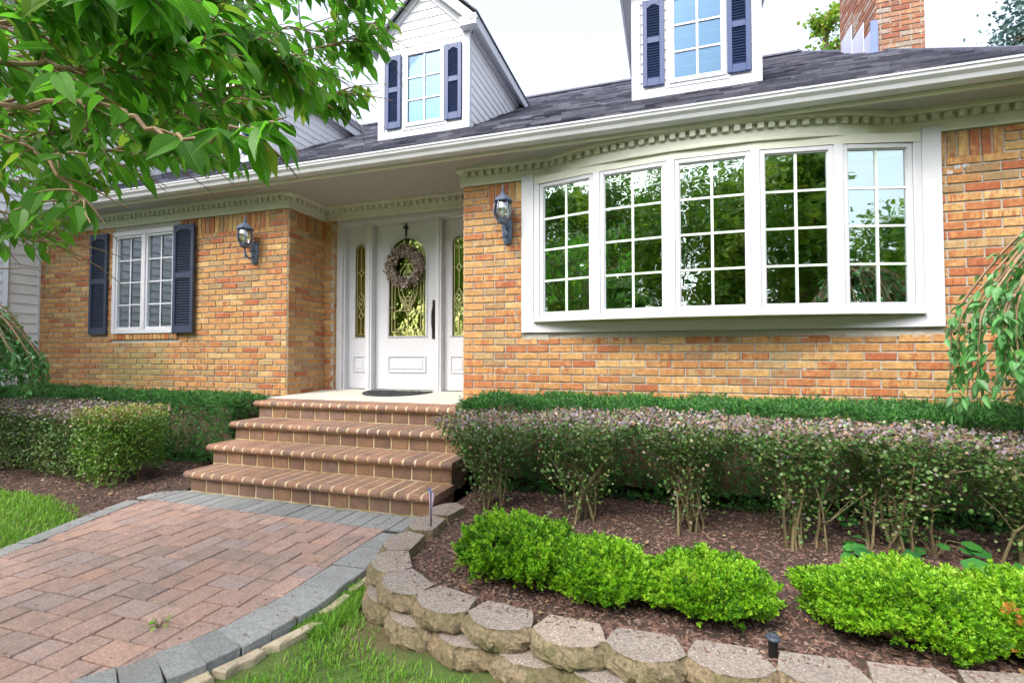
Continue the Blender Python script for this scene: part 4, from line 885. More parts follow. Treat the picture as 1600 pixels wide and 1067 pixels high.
# ---- path
def clip(poly, p, q):
    """keep the part left of p->q"""
    out = []; d = (q[0] - p[0], q[1] - p[1]); s = lambda a: d[0] * (a[1] - p[1]) - d[1] * (a[0] - p[0])
    for i in range(len(poly)):
        a, b = poly[i], poly[(i + 1) % len(poly)]; sa, sb = s(a), s(b)
        if sa >= 0: out.append(a)
        if (sa >= 0) != (sb >= 0): t = sa / (sa - sb); out.append((a[0] + t * (b[0] - a[0]), a[1] + t * (b[1] - a[1])))
    return out
BW = .205   # right border depth
u = .0645; j = .004; PZ = -.66; YT = -1.60; YB = -5.5
mb = MB(); ang = R(2.0); ca, sa_ = math.cos(ang), math.sin(ang)
def loc(x, y): return (-2.6 + ca * x - sa_ * y, -2.6 + sa_ * x + ca * y)
pieces = [(0, 0, 3, 2), (3, 0, 2, 2), (5, 0, 2, 3)]
for a in range(-60, 60):
    for b in range(-60, 60):
        ox, oy = a * 7 - b * 2, a * 1 + b * 2
        if abs(ox * u) > 3.5 or abs(oy * u) > 3.5: continue
        for (px, py, pw, ph) in pieces:
            x0, y0, x1, y1 = (ox + px) * u + j, (oy + py) * u + j, (ox + px + pw) * u - j, (oy + py + ph) * u - j
            P = [loc(x0, y0), loc(x1, y0), loc(x1, y1), loc(x0, y1)]; cy = sum(p[1] for p in P) / 4
            if cy > YT + .15 or cy < YB: continue
            ya, yb_ = min(p[1] for p in P), max(p[1] for p in P)
            P = clip(P, (10, YT - .003), (-10, YT - .003)) if max(p[1] for p in P) > YT - .003 else P
            if len(P) < 3: continue
            P = clip(P, (float(rx(ya)) - BW - .004, ya), (float(rx(yb_)) - BW - .004, yb_))
            if len(P) < 3: continue
            P = clip(P, (float(lx(yb_)) + .125, yb_), (float(lx(ya)) + .125, ya))
            if len(P) < 3: continue
            A = .5 * abs(sum(P[i][0] * P[(i + 1) % len(P)][1] - P[(i + 1) % len(P)][0] * P[i][1] for i in range(len(P))))
            if A < .0006: continue
            mb.prism(P, PZ - .05, PZ + random.uniform(-.002, .002), c=.005, r=random.random())
path_o = mb.build('path', M['paver'], kind='structure')
mb = MB(); g = MB()
yy = [YB]
while yy[-1] < -1.36: yy.append(yy[-1] + .118 + (.004 if yy[-1] < -3 else 0))
tot = None
# right soldier border: step along the curve
s = np.linspace(-5.4, -1.62, 600); cx_ = rx(s); arc = np.concatenate([[0], np.cumsum(np.hypot(np.diff(cx_), np.diff(s)))]); k = 0
while (k + 1) * .122 < arc[-1]:
    a0, a1 = k * .122 + .0038, (k + 1) * .122 - .0038; ya, yb_ = np.interp([a0, a1], arc, s); pa, pb = (float(rx(ya)), ya), (float(rx(yb_)), yb_)
    d = np.array([pb[0] - pa[0], pb[1] - pa[1]]); d /= np.linalg.norm(d); n_ = np.array([-d[1], d[0]]) * BW
    sh = .006 * random.uniform(-1, 1)
    P = [(pa[0] + sh, pa[1]), (pb[0] + sh, pb[1]), (pb[0] + n_[0], pb[1] + n_[1]), (pa[0] + n_[0], pa[1] + n_[1])]
    g.prism(P, PZ - .062, PZ + .001 + random.uniform(-.002, .003), c=.004, r=random.random()); k += 1
# left stretcher border
arc = np.concatenate([[0], np.cumsum(np.hypot(np.diff(lx(s)), np.diff(s)))]); k = 0
while (k + 1) * .21 < arc[-1]:
    a0, a1 = k * .21 + .0035, (k + 1) * .21 - .0035; ya, yb_ = np.interp([a0, a1], arc, s); pa, pb = (float(lx(ya)), ya), (float(lx(yb_)), yb_)
    d = np.array([pb[0] - pa[0], pb[1] - pa[1]]); d /= np.linalg.norm(d); n_ = np.array([d[1], -d[0]]) * .118
    g.prism([pa, (pa[0] + n_[0], pa[1] + n_[1]), (pb[0] + n_[0], pb[1] + n_[1]), pb], PZ - .06, PZ + .001 + random.uniform(-.002, .003), c=.004, r=random.random()); k += 1
x = -3.97
while x < -1.54:   # soldier row against the bottom step
    if x < -3.76 : y1 = -1.33
    else: y1 = NY[3] + .042
    g.prism([(x + .002, YT + .001), (x + .098, YT + .001), (x + .098, y1), (x + .002, y1)], PZ - .05, PZ + random.uniform(-.001, .003), c=.0035, r=random.random()); x += .1025
g.build('path_border', M['paver_grey'], kind='structure')
mb = MB(); ys = np.linspace(YB - .1, -1.33, 80); V = []
for y in ys: V += [(float(lx(y)) + .01, y, PZ - .011), (float(rx(y)) - .01, y, PZ - .011)]
F = [(2 * i, 2 * i + 1, 2 * i + 3, 2 * i + 2) for i in range(79)]; mb.add(V, F, .5); mb.build('path_bedding', M['joint'], kind='structure')

# ---- flat edging stones
def slab(name, poly, z0, z1, label, grp):
    c = np.mean(poly, 0); o = MB(); P = []
    for i in range(len(poly)):
        a, b = np.array(poly[i]), np.array(poly[(i + 1) % len(poly)])
        for t in (0, .33, .66): P.append(a + (b - a) * t + rng.normal(size=2) * .004)
    o.prism(P, z0, z1, c=.006, r=random.random()); ob = o.build(name, M['flagstone'], label=label, category='edging stone', group=grp)
    return ob
st = [([(-1.655, -3.17), (-1.60, -3.13), (-1.55, -2.98), (-1.60, -2.97)], 'pale flat stone beside the paver edge, nearest the lawn corner'),
      ([(-1.585, -2.965), (-1.54, -2.95), (-1.495, -2.81), (-1.535, -2.80)], 'pale flat stone with a squared end beside the fourth grey edge paver'),
      ([(-1.53, -2.80), (-1.475, -2.76), (-1.42, -2.57), (-1.475, -2.60)], 'longest pale flat stone tilted out from the grey paver edge'),
      ([(-1.50, -2.52), (-1.455, -2.50), (-1.445, -2.34), (-1.49, -2.33)], 'pale flat stone midway along the grey paver edge'),
      ([(-1.50, -2.30), (-1.46, -2.28), (-1.46, -2.10), (-1.50, -2.08)], 'narrow mossy flat stone between the paver edge and block wall')]
for p, l in st: slab('edging_stone', p, -.74, -.688, l, 'flat stones along the path edge')

# ---- retaining wall
wall = empty('retaining_wall', (-.5, -2.5, GZ), label='low curved two-course garden wall of tan concrete blocks', category='garden wall')
def block(mb, x, y, ang, z0, z1, w=.275, d=.19):
    b = .105; top = [(-w * .36, d * .48), (w * .36, d * .48), (w * .5, -.015), (w * .36, -.062), (w * .16, -.088), (0, -.094), (-w * .16, -.088), (-w * .36, -.062), (-w * .5, -.015)]
    # refine front edge
    P = []
    for i in range(len(top)):
        a_, b_ = np.array(top[i]), np.array(top[(i + 1) % len(top)]); n = 3 if i >= 1 else 5
        for k in range(n): P.append(a_ + (b_ - a_) * k / n)
    P = np.array(P); n = len(P); front = P[:, 1] < -.01; V = []; h = z1 - z0
    for li, t in enumerate((0, .25, .55, .85, 1.)):
        Q = P.copy()
        out = (.020 * math.sin(math.pi * min(t * 1.0 + .15, 1)) if t < 1 else -.004)
        Q[front] *= 1 + out / .1; Q += (rng.normal(size=Q.shape) * (.0052 if t < 1 else .0022)) * (front[:, None] if t < 1 else 1)
        V.append(np.c_[Q, np.full(n, z0 + h * (t if t < 1 else .97)) + (rng.normal(size=n) * .003 * front if 0 < t < 1 else 0)])
    Q = P.copy() * .965 + rng.normal(size=P.shape) * .001; V.append(np.c_[Q, np.full(n, z1)])
    V = np.concatenate(V); c, s = math.cos(ang), math.sin(ang); V[:, :2] = V[:, :2] @ np.array([[c, s], [-s, c]]); V[:, 0] += x; V[:, 1] += y
    F = [(l * n + i, l * n + (i + 1) % n, (l + 1) * n + (i + 1) % n, (l + 1) * n + i) for l in range(5) for i in range(n)]
    r = random.random()
    mb.add(V, F[:4 * n], r, 1); base = mb.n - len(V)
    mb.idx.append(np.array(F[4 * n:]).ravel() + base); mb.len.append(np.full(n, 4)); mb.m.append(np.zeros(n))
    mb.idx.append(np.arange(5 * n, 6 * n)[::1] + base); mb.len.append(np.array([n])); mb.m.append(np.array([0])); return mb
tops = [(-1.40, -1.42, -100), (-1.40, -1.70, -86), (-1.385, -1.99, -84), (-1.30, -2.235, -56), (-1.125, -2.405, -34), (-.885, -2.50, -15), (-.625, -2.545, -6), (-.355, -2.565, -2), (-.09, -2.568, 0), (.18, -2.562, 2), (.45, -2.54, 4), (.715, -2.51, 8), (.98, -2.46, 12), (1.24, -2.39, 16), (1.5, -2.31, 18), (1.76, -2.22, 20)]
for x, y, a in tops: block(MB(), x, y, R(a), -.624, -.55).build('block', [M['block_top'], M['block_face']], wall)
bots = [(-1.36, -2.16, -70), (-1.235, -2.36, -45), (-1.02, -2.495, -22), (-.76, -2.56, -9), (-.49, -2.595, -3), (-.225, -2.605, 0), (.045, -2.602, 1), (.315, -2.59, 3), (.585, -2.565, 6), (.85, -2.525, 10), (1.11, -2.465, 14), (1.37, -2.39, 17), (1.63, -2.30, 19)]
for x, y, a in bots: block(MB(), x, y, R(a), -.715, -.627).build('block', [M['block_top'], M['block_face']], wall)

# ---- grass
BL = (np.array([(-.5, 0, 0), (.5, 0, 0), (-.4, .05, .5), (.4, .05, .5), (0, .3, 1.)]), None)
def grass(n, pf, hmin, hmax, wd, name, label):
    P = pf(n); n = len(P); a = rng.uniform(0, 2 * math.pi, n); lean = rng.uniform(.1, 1.1, n)
    h = rng.uniform(hmin, hmax, n); ww = rng.uniform(.6, 1.3, n) * wd
    X = np.stack([np.cos(a), np.sin(a), 0 * a], 1); Y = np.stack([-np.sin(a), np.cos(a), 0 * a], 1)
    V = np.zeros((n, 6, 3))
    for k, (t, wk) in enumerate(((0, 1), (.55, .8), (1., .12))):
        c = P + Y * (lean * h * t * t)[:, None] + np.array([0, 0, 1.]) * (h * t * (1 - .3 * t * np.minimum(lean, 1)))[:, None]
        V[:, 2 * k] = c - X * (ww * wk / 2)[:, None]; V[:, 2 * k + 1] = c + X * (ww * wk / 2)[:, None]
    F = (np.array([(0, 1, 3, 2), (2, 3, 5, 4)])[None] + (np.arange(n) * 6)[:, None, None]).reshape(-1, 4)
    mb = MB(); mb.add(V.reshape(-1, 3), F, np.repeat(rng.random(n), 6)); return mb.build(name, M['grass'], kind='stuff', label=label, category='grass')
def gzf(x, y): return GZ + .012 * fbm(x, y, 2.0, 3) + .025 * np.clip((-3.75 - x) / .6, 0, 1)
def lawn_r(n):
    x = rng.uniform(-2.0, 3.5, n); y = -2.45 - 3.0 * rng.random(n) ** 1.5
    front = np.interp(x, [t[0] for t in bots], [t[1] for t in bots]) - .10
    d = np.minimum(x - (rx(y) + .03), (front - y)); dens = np.clip((d - .02) / .20, .0, 1) * np.clip(1.15 + 1.6 * fbm(x * 1.6, y * 1.6, 2.6, 11), .04, 1)
    k = (rng.random(n) < dens) & (y < front) & (x > rx(y) + .03); return np.stack([x, y, gzf(x, y)], 1)[k]
grass(120000, lawn_r, .014, .040, .0042, 'lawn_grass', 'bright green patchy grass in front of the block wall')
def strip(n):
    x = rng.uniform(-1.52, -1.36, n); y = rng.uniform(-2.65, -2.2, n); return np.stack([x, y, gzf(x, y)], 1)
def lawn_l(n):
    x = rng.uniform(-9, -3.6, n); y = rng.uniform(-5.5, -1.6, n)
    k = (x < lx(y) - .02) & (y < bl(x) + .02 + .12 * fbm(x, y, 4, 9)) & (rng.random(n) < np.clip(.95 + 1.6 * fbm(x, y, 1.8, 13), .1, 1)); return np.stack([x, y, gzf(x, y) + .012], 1)[k]
grass(130000, lawn_l, .02, .055, .005, 'lawn_grass', 'green lawn left of the paver path')
grass(3500, strip, .02, .055, .004, 'lawn_grass', 'small tuft of grass where the path edge meets the block wall')
def far(n):
    x = rng.uniform(-9, 6, n); y = rng.uniform(-9, -5.4, n); k = (x < -3.6) | (x > -2.2) | (y < -5.6); return np.stack([x, y, gzf(x, y)], 1)[k]
grass(40000, far, .03, .07, .008, 'lawn_grass', 'lawn grass behind the viewpoint, at the foot of the path')

#=============================================================== FIXTURES
def lantern(name, loc, label):
    t = empty(name, loc, label=label, category='wall lantern', group='wall lanterns beside the entrance'); x, y, z = loc; cy = y - .145
    mb = MB(); mb.lathe([(.001, -.135), (.03, -.125), (.047, -.09), (.052, 0), (.047, .09), (.03, .125), (.001, .135)], (0, 0, 0), 16)
    v = mb.v[0]; v = np.stack([v[:, 0] , v[:, 1] * .42, v[:, 2]], 1); mb.v[0] = v + np.array([x, y - .012, z + .13]); mb.build('back_plate', M['lantern'], t, smooth=True)
    mb = MB(); mb.tube(interp([(x, y - .02, z + .10), (x, y - .07, z + .055), (x, y - .12, z + .07), (x, cy, z + .12), (x, cy, z + .165)], 16), np.linspace(.013, .010, 16), 8)
    mb.tube(interp([(x, y - .02, z + .17), (x, y - .06, z + .13), (x, y - .08, z + .16), (x, y - .06, z + .185), (x, y - .045, z + .165)], 14), np.linspace(.009, .004, 14), 6)
    mb.lathe([(.001, .0), (.006, .01), (.012, .03), (.006, .045), (.010, .06), (.004, .085)], (x, cy, z + .03), 10); mb.build('arm', M['lantern'], t, smooth=True)
    mb = MB(); mb.lathe([(.012, .155), (.03, .16), (.052, .175), (.055, .185), (.045, .19)], (x, cy, z), 12)
    for k in range(6):
        a = k * math.pi / 3 + .3; pr = [(.052, .185), (.055, .20), (.078, .235), (.088, .28), (.082, .33), (.070, .365)]
        mb.tube([(x + r * math.cos(a), cy + r * math.sin(a), z + h) for r, h in pr], .0045, 5)
    mb.lathe([(.056, .198), (.062, .203), (.056, .208)], (x, cy, z), 12); mb.lathe([(.066, .36), (.078, .368), (.066, .374)], (x, cy, z), 12); mb.build('cage', M['lantern'], t)
    mb = MB(); mb.lathe([(.048, .19), (.060, .215), (.078, .25), (.082, .285), (.076, .33), (.064, .366)], (x, cy, z), 18); mb.build('globe', M['glass_lamp'], t, smooth=True)
    mb = MB(); mb.lathe([(.012, .2), (.012, .25), (.016, .27), (.012, .31), (.002, .33)], (x, cy, z), 8); mb.build('bulb', M['blind'], t, smooth=True)
    mb = MB(); mb.lathe([(.094, .362), (.096, .372), (.080, .388), (.055, .41), (.030, .43), (.018, .44)], (x, cy, z), 6); mb.lathe([(.018, .438), (.020, .45), (.010, .462), (.014, .478), (.006, .495), (.004, .515), (.001, .53)], (x, cy, z), 10); mb.build('cap', M['lantern'], t)
    return t
lantern('wall_lantern', (-4.475, -.008, 1.48), 'blue grey lantern on the brick right of the small shuttered window')
lantern('wall_lantern', (-1.445, -.008, 1.49), 'blue grey lantern on the brick between front door and bow window')
# wreath
wr = empty('wreath', (-2.975, .68, 1.49), label='round dried wreath of grey berries and twigs on the front door', category='wreath')
n = 1500; a = rng.uniform(0, 2 * math.pi, n); rr = .195 + rng.normal(size=n) * .028; yw_ = .70 + rng.normal(size=n) * .02
P = np.stack([-2.975 + rr * np.cos(a), np.minimum(yw_, .735), 1.49 + rr * np.sin(a)], 1)
mb = MB(); scatter(mb, *LEAF_ROUND, P, frames(rv(n), rv(n)), rng.uniform(.02, .042, n), rng.random(n)); mb.build('dried_leaves', M['wreath'], wr)
mb = MB(); oc = np.array([(1, 0, 0), (-1, 0, 0), (0, 1, 0), (0, -1, 0), (0, 0, 1), (0, 0, -1.)]); of = np.array([(0, 2, 4), (2, 1, 4), (1, 3, 4), (3, 0, 4), (2, 0, 5), (1, 2, 5), (3, 1, 5), (0, 3, 5)])
n = 420; a = rng.uniform(0, 2 * math.pi, n); rr = .195 + rng.normal(size=n) * .034; P = np.stack([-2.975 + rr * np.cos(a), .69 + rng.normal(size=n) * .02, 1.49 + rr * np.sin(a)], 1)
scatter(mb, oc, of, P, frames(rv(n), rv(n)), rng.uniform(.007, .012, n), rng.uniform(.35, .8, n)); mb.build('dried_foliage', M['wreath'], wr)
mb = MB()
for k in range(60):
    a0 = random.uniform(0, 2 * math.pi); q = []
    r0 = .195 + random.uniform(-.03, .03)
    for t in np.linspace(0, .7, 6): q.append((-2.975 + (r0 + t * random.uniform(-.02, .09)) * math.cos(a0 + t), .70 + random.uniform(-.012, .012), 1.49 + (r0 + t * random.uniform(-.02, .09)) * math.sin(a0 + t)))
    mb.tube(q, .0025, 4)
mb.build('twigs', M['bark'], wr)
mb = MB(); mb.box(-2.987, -2.963, .738, .747, 1.70, 2.03, .5, c=.002); mb.lathe([(.001, -.02), (.028, -.012), (.032, 0), (.028, .012), (.001, .02)], (-2.975, .733, 1.965), 12); mb.box(-2.99, -2.96, .738, .78, 2.026, 2.032, .5)
mb.tube([(-2.975, .735, 1.72), (-2.975, .70, 1.70), (-2.975, .695, 1.73)], .005, 6); mb.build('wreath_hanger', M['black'], label='black metal over-door hook above the wreath', category='hook')
# mat
mb = MB(); P = [(-3.32, .585), (-3.32, .53)] + [(-2.925 - .395 * math.cos(t), .53 - .42 * math.sin(t)) for t in np.linspace(.15, math.pi - .15, 18)] + [(-2.53, .53), (-2.53, .585)]
zf = .0; V = np.array(P)
ring = MB(); z_at = lambda y: (y + .27) / .93 * .034
base_ = np.array([(x, y, z_at(y) + .001) for x, y in P]); top_ = base_ + np.array([0, 0, .012]); c_ = base_.mean(0); ins = c_ + (top_ - c_) * .97; ins[:, 2] = top_[:, 2] + .001; n = len(P)
ring.add(np.concatenate([base_, top_, ins]), [(i + o, (i + 1) % n + o, (i + 1) % n + o + n, i + o + n) for o in (0, n) for i in range(n)] + [tuple(range(2 * n, 3 * n))], .5)
for k in range(260):
    x, y = random.uniform(-3.25, -2.6), random.uniform(.16, .56)
    if (x + 2.925) ** 2 / .36 ** 2 + (y - .53) ** 2 / .38 ** 2 < 1: ring.box(x - .008, x + .008, y - .008, y + .008, z_at(y) + .012, z_at(y) + .019, .5, c=.002)
ring.build('doormat', M['rubber'], label='black half-round rubber mat in front of the white door', category='doormat')
# landscape light and stake
lt = empty('path_light', (.335, -2.405, -.6), label='small black round-capped garden light behind the block wall', category='garden light')
mb = MB(); mb.lathe([(.013, -.02), (.016, .0), (.016, .052), (.018, .055)], (.335, -2.405, -.6), 14); mb.build('post', M['black'], lt, smooth=False)
mb = MB(); mb.lathe([(.018, .055), (.023, .057), (.024, .063), (.021, .068), (.012, .070), (.010, .068), (.001, .068)], (.335, -2.405, -.6), 16)
for k in range(8): a = k * math.pi / 4; mb.box(.335 + .017 * math.cos(a) - .0025, .335 + .017 * math.cos(a) + .0025, -2.405 + .017 * math.sin(a) - .0025, -2.405 + .017 * math.sin(a) + .0025, -.6 + .066, -.6 + .074, .5)
mb.build('cap', M['lamp_cap'], lt)
stk = empty('garden_stake', (-1.335, -1.75, -.6), label='thin lilac flag stake standing by the bottom step corner', category='garden stake')
mb = MB(); mb.tube([(-1.335, -1.75, -.6), (-1.337, -1.75, -.36)], .004, 6); mb.build('rod', M['black'], stk)
mb = MB(); mb.add([(-1.350, -1.752, -.355), (-1.322, -1.748, -.355), (-1.334, -1.75, -.50), (-1.341, -1.751, -.50), (-1.350, -1.746, -.355), (-1.322, -1.742, -.355), (-1.334, -1.744, -.50), (-1.341, -1.745, -.50)], [(0, 1, 2, 3), (4, 7, 6, 5), (0, 4, 5, 1), (1, 5, 6, 2), (3, 7, 4, 0)], .5); mb.build('flag', M['stake'], stk)
mb = MB(); mb.beam((-1.335, -1.75, -.36), (-1.352, -1.75, -.325), .005, .012, .5); mb.build('clip', M['flash_blue'], stk)
# things on the bay seat
mb = MB(); mb.box(.06, .50, -.10, .06, .80, .90, .5, c=.006); mb.box(.08, .48, -.08, .04, .895, .91, .2); mb.build('planter_box', M['darkwood'], label='long wooden planter box on the bow window seat', category='planter')
mb = MB(); mb.lathe([(.075, 0), (.10, .12), (.115, .125), (.115, .15), (.10, .15), (.09, .13)], (.93, -.02, .80), 20); mb.build('flower_pot', M['terracotta'], label='clay pot on the bow window seat behind the fourth pane', category='pot', )

#=============================================================== PLANTS
def vec_noise(P, s, seed):
    g = np.random.default_rng(seed); o = 0
    for k in range(4): d = g.normal(size=3) * s * (1.7 ** k); o = o + np.sin(P @ d + g.uniform(0, 6)) / (1.4 ** k)
    return o / 2.2
SPRIG_YEW = [sprig_template(11, 1.0, .42, .12, s) for s in (1, 2, 3)]
SPRIG_BOX = [sprig_template(13, 1.15, .36, .17, s) for s in (4, 5, 6)]
def hedge_box(name, x0, x1, y0, y1, z0, z1, n, mat, sprigs, size, label, cat, rnd=.08, group=None, round_ends=0.):
    """clipped hedge: sprigs on the surface of a rounded box, twigs and an added solid core box inside"""
    t = empty(name, ((x0 + x1) / 2, (y0 + y1) / 2, z0), label=label, category=cat)
    A = [(x1 - x0) * (y1 - y0) * 1.3, (x1 - x0) * (z1 - z0), (x1 - x0) * (z1 - z0) * .1, (y1 - y0) * (z1 - z0), (y1 - y0) * (z1 - z0)]; A = np.array(A) / sum(A)
    f = rng.choice(5, n, p=A); U = rng.random((n, 3)); P = np.stack([x0 + (x1 - x0) * U[:, 0], y0 + (y1 - y0) * U[:, 1], z0 + (z1 - z0) * U[:, 2]], 1); Nn = np.zeros((n, 3))
    P[f == 0, 2] = z1; Nn[f == 0, 2] = 1; P[f == 1, 1] = y0; Nn[f == 1, 1] = -1; P[f == 2, 1] = y1; Nn[f == 2, 1] = 1; P[f == 3, 0] = x0; Nn[f == 3, 0] = -1; P[f == 4, 0] = x1; Nn[f == 4, 0] = 1
    # round the corners
    lo = np.array([x0, y0, z0 - 1]) + rnd; hi = np.array([x1, y1, z1]) - rnd; C = np.clip(P, lo, hi); D = P - C; Ld = np.linalg.norm(D, axis=1); k = Ld > rnd
    P[k] = C[k] + D[k] / Ld[k, None] * rnd; Nn = np.where(Ld[:, None] > 1e-6, D / (Ld[:, None] + 1e-9), Nn)
    P = P + Nn * (vec_noise(P, 3.5, 2) * .03 + vec_noise(P, 14, 3) * .018 - rng.random(n) ** 2 * .07 + (rng.random(n) < .06) * .03)[:, None]
    dens = vec_noise(P, 9, 5) > -1.0; P = P[dens]; Nn = Nn[dens]; n = len(P)
    D = Nn * .7 + rv(n) * .75 + np.array([0, 0, .25]); r = np.clip(.5 + .25 * vec_noise(P, 5, 7) + rng.normal(size=n) * .22, 0, 1)
    mb = MB()
    for i, (tv, tf) in enumerate(sprigs): k = slice(i, None, len(sprigs)); scatter(mb, tv, tf, P[k] - D[k] * size * .3, frames(D[k], rv(len(P[k]))), rng.uniform(.7, 1.25, len(P[k])) * size, r[k])
    mb.build('foliage', mat, t)
    mb = MB(); q = .085; plane = [(x0 + q, x1 - q, y0 + q, y1 - q, z0 + .08, z1 - q)]
    for i in range(int((x1 - x0) / .14)):
        bx = x0 + .12 + i * .14
        for kk in range(3):
            tx_ = min(max(bx + random.uniform(-.18, .18), x0 + .09), x1 - .09); mb.tube([(bx, (y0 + y1) / 2 + random.uniform(-.08, .08), z0), (tx_ * .6 + bx * .4, (y0 + y1) / 2 + random.uniform(-.1, .1), (z0 + z1) / 2), (tx_, random.uniform(y0 + .09, y1 - .09), z1 - .06)], [.009, .006, .003], 4)
    for a, b, c, d, e, g_ in plane: mb.box(a, b, c, d, e, g_, .2)  # solid dark box added inside the hedge to block see-through
    mb.build('branches', M['bark'], t); return t
hedge_box('yew_hedge', -1.62, 3.0, -.78, -.10, -.58, .085, 20000, M['yew'], SPRIG_YEW, .055, 'dark green clipped yew hedge along the wall under the bow window', 'hedge')
hedge_box('yew_hedge', -8.22, -4.02, -.70, -.10, -.62, .035, 15000, M['yew'], SPRIG_YEW, .055, 'dark green clipped yew hedge below the small shuttered window', 'hedge', rnd=.14)

def shrub(name, cx, cy, zb, zt, rx_, ry_, zlow, n, label, group, green=False, stems=9, leafy=.0, side=0, seed=0, spread=.75, full=False):
    """stemmy clipped shrub: bare fanning stems under a flat leafy top"""
    g = np.random.default_rng(seed + 100); t = empty(name, (cx, cy, zb), label=label, category='shrub', group=group)
    mb = MB()
    tips = []
    for i in range(stems):
        a = g.uniform(0, 2 * math.pi); q = g.uniform(.2, 1) ** .6; bx, by = cx + .07 * g.normal(), cy + .05 * g.normal(); ex, ey = cx + rx_ * spread * q * math.cos(a), cy + ry_ * spread * q * math.sin(a); ez = zt - .10 + g.uniform(-.04, .04)
        pts = interp([(bx, by, zb - .02), (bx + (ex - bx) * .25, by + (ey - by) * .25, zb + (ez - zb) * .35), (bx + (ex - bx) * .65 + g.normal() * .02, by + (ey - by) * .65, zb + (ez - zb) * .7), (ex, ey, ez)], 9)
        pts[1:-1] += g.normal(size=(7, 3)) * .006
        mb.tube(pts, np.linspace(g.uniform(.006, .0105), .003, 9), 5, r=g.random())
        for k in range(5):
            s0 = pts[g.integers(2, 8)]; e = s0 + np.array([g.normal() * .09, g.normal() * .09, g.uniform(.08, .22)]); e[2] = min(e[2], zt - .03); mb.tube([s0, (s0 + e) / 2 + g.normal(size=3) * .012, e], [.003, .0024, .0015], 4, r=g.random()); tips.append((s0 + e) / 2); tips.append(e)
        for k in range(2, 9): tips.append(pts[k])
    mb.build('stems', M['twig_green'], t)
    # crown
    U = g.uniform(-1, 1, (n, 3)); U[:, 2] = g.random(n); sup = (np.abs(U[:, 0]) ** 3.2 + np.abs(U[:, 1]) ** 3.2); k = sup < 1; U = U[k]; sup = sup[k]
    keep = (g.random(len(U)) < np.clip(.25 + .75 * np.maximum(U[:, 2] ** 2, sup), 0, 1)); U = U[keep]
    zl = zlow + (.07 * vec_noise(np.c_[U[:, 0] * rx_ + cx, U[:, 1] * ry_ + cy, 0 * U[:, 0]], 7, 21))
    tap = 1 - (.12 if full else .58) * (1 - U[:, 2])
    top = zt + .022 * vec_noise(np.c_[U[:, 0] * rx_ + cx, U[:, 1] * ry_ + cy, 0 * U[:, 0]], 9, 31)
    P = np.stack([cx + U[:, 0] * rx_ * tap, cy + U[:, 1] * ry_ * tap, zl + (top - zl) * U[:, 2]], 1); hgt = U[:, 2]
    tips = np.array(tips); m = int(len(tips) * (7 + 14 * leafy)); T = tips[g.integers(0, len(tips), m)] + g.normal(size=(m, 3)) * .045; T = T[T[:, 2] < zt]
    P = np.concatenate([P, T]); hgt = np.concatenate([hgt, (T[:, 2] - zl.mean()) / (zt - zl.mean())])
    P[:, :2] += g.normal(size=(len(P), 2)) * .012; m = len(P)
    r = np.clip(g.normal(.22 if green else .16, .16, m), 0, .5)
    tp = (g.random(m) < np.clip((hgt - .72) * 4.5, 0, .92)) ; r[tp] = np.clip(g.normal(.66, .24, tp.sum()), .10, 1)
    if green: r[~tp] = g.uniform(.15, .36, (~tp).sum())
    od = g.random(m) < .05; r[od] = g.uniform(.35, 1, od.sum())
    N0 = np.stack([(P[:, 0] - cx) / rx_, (P[:, 1] - cy) / ry_, .7 + 0 * P[:, 0]], 1); D = N0 * .6 + rv(m) * .9
    U2 = np.array([0, -.3, 1.]) + rv(m) * .7
    mb = MB(); scatter(mb, *LEAF_ROUND, P, frames(D, U2), g.uniform(.013, .026, m), r); mb.build('foliage', M['bronze_green'] if green else M['bronze'], t); return t
M['bronze_green'] = pm('lime_bronze_leaf', [(.06, .14, .025), (.10, .22, .025), (.16, .31, .03), (.26, .32, .05), (.28, .19, .09), (.34, .22, .15)], rough=.4, transl=.25, amt=.15)
GR = 'bronze-topped shrubs in a row in the raised bed'
rs = [(-1.16, -1.20, .045, .40, .33, -.30, 'leafy bronze-topped shrub hiding the right end of the steps', .5), (-.52, -1.24, .07, .36, .33, -.22, 'bronze-topped stemmy shrub, second from the steps', .3),
      (.07, -1.22, .085, .34, .33, -.17, 'bronze-topped stemmy shrub in front of the middle of the bow window', .1), (.62, -1.28, .075, .34, .33, -.17, 'bronze-topped bare-legged shrub below the fourth bow pane', .1),
      (1.14, -1.22, .055, .33, .33, -.22, 'bronze-topped shrub below the right end of the bow window', .35), (1.66, -1.34, .04, .36, .34, -.30, 'leafier bronze-topped shrub at the right edge of the bed', .6), (2.3, -1.3, .05, .36, .33, -.25, 'bronze-topped shrub farthest right, past the weeping branches', .4)]
for i, (x, y, zt, a, b, zl, lab, lf) in enumerate(rs): shrub('barberry_shrub', x, y, -.60, zt, a, b, zl, 9500, lab, GR, stems=11, leafy=lf * .6, seed=i)
GL = 'clipped shrubs before the left hedge'
for i, (x, y, a, b, g_, lab) in enumerate([(-4.60, -1.30, .32, .30, True, 'yellow green rounded end shrub left of the path'), (-5.12, -1.22, .40, .34, False, 'bronze-topped clipped shrub next to the yellow green end shrub'), (-5.75, -1.22, .42, .34, False, 'bronze-topped clipped shrub in the middle of the left row'), (-6.4, -1.25, .42, .36, False, 'bronze-topped clipped shrub at the far left beside the weeping tree'), (-7.5, -1.3, .42, .36, False, 'clipped shrub before the white siding, leftmost of the row')]):
    shrub('barberry_shrub', x, y, -.66, -.005 if not g_ else .0, a, b, -.58 if g_ else -.60, 11000, lab, GL, green=g_, stems=10, leafy=1.2, seed=20 + i, full=True)

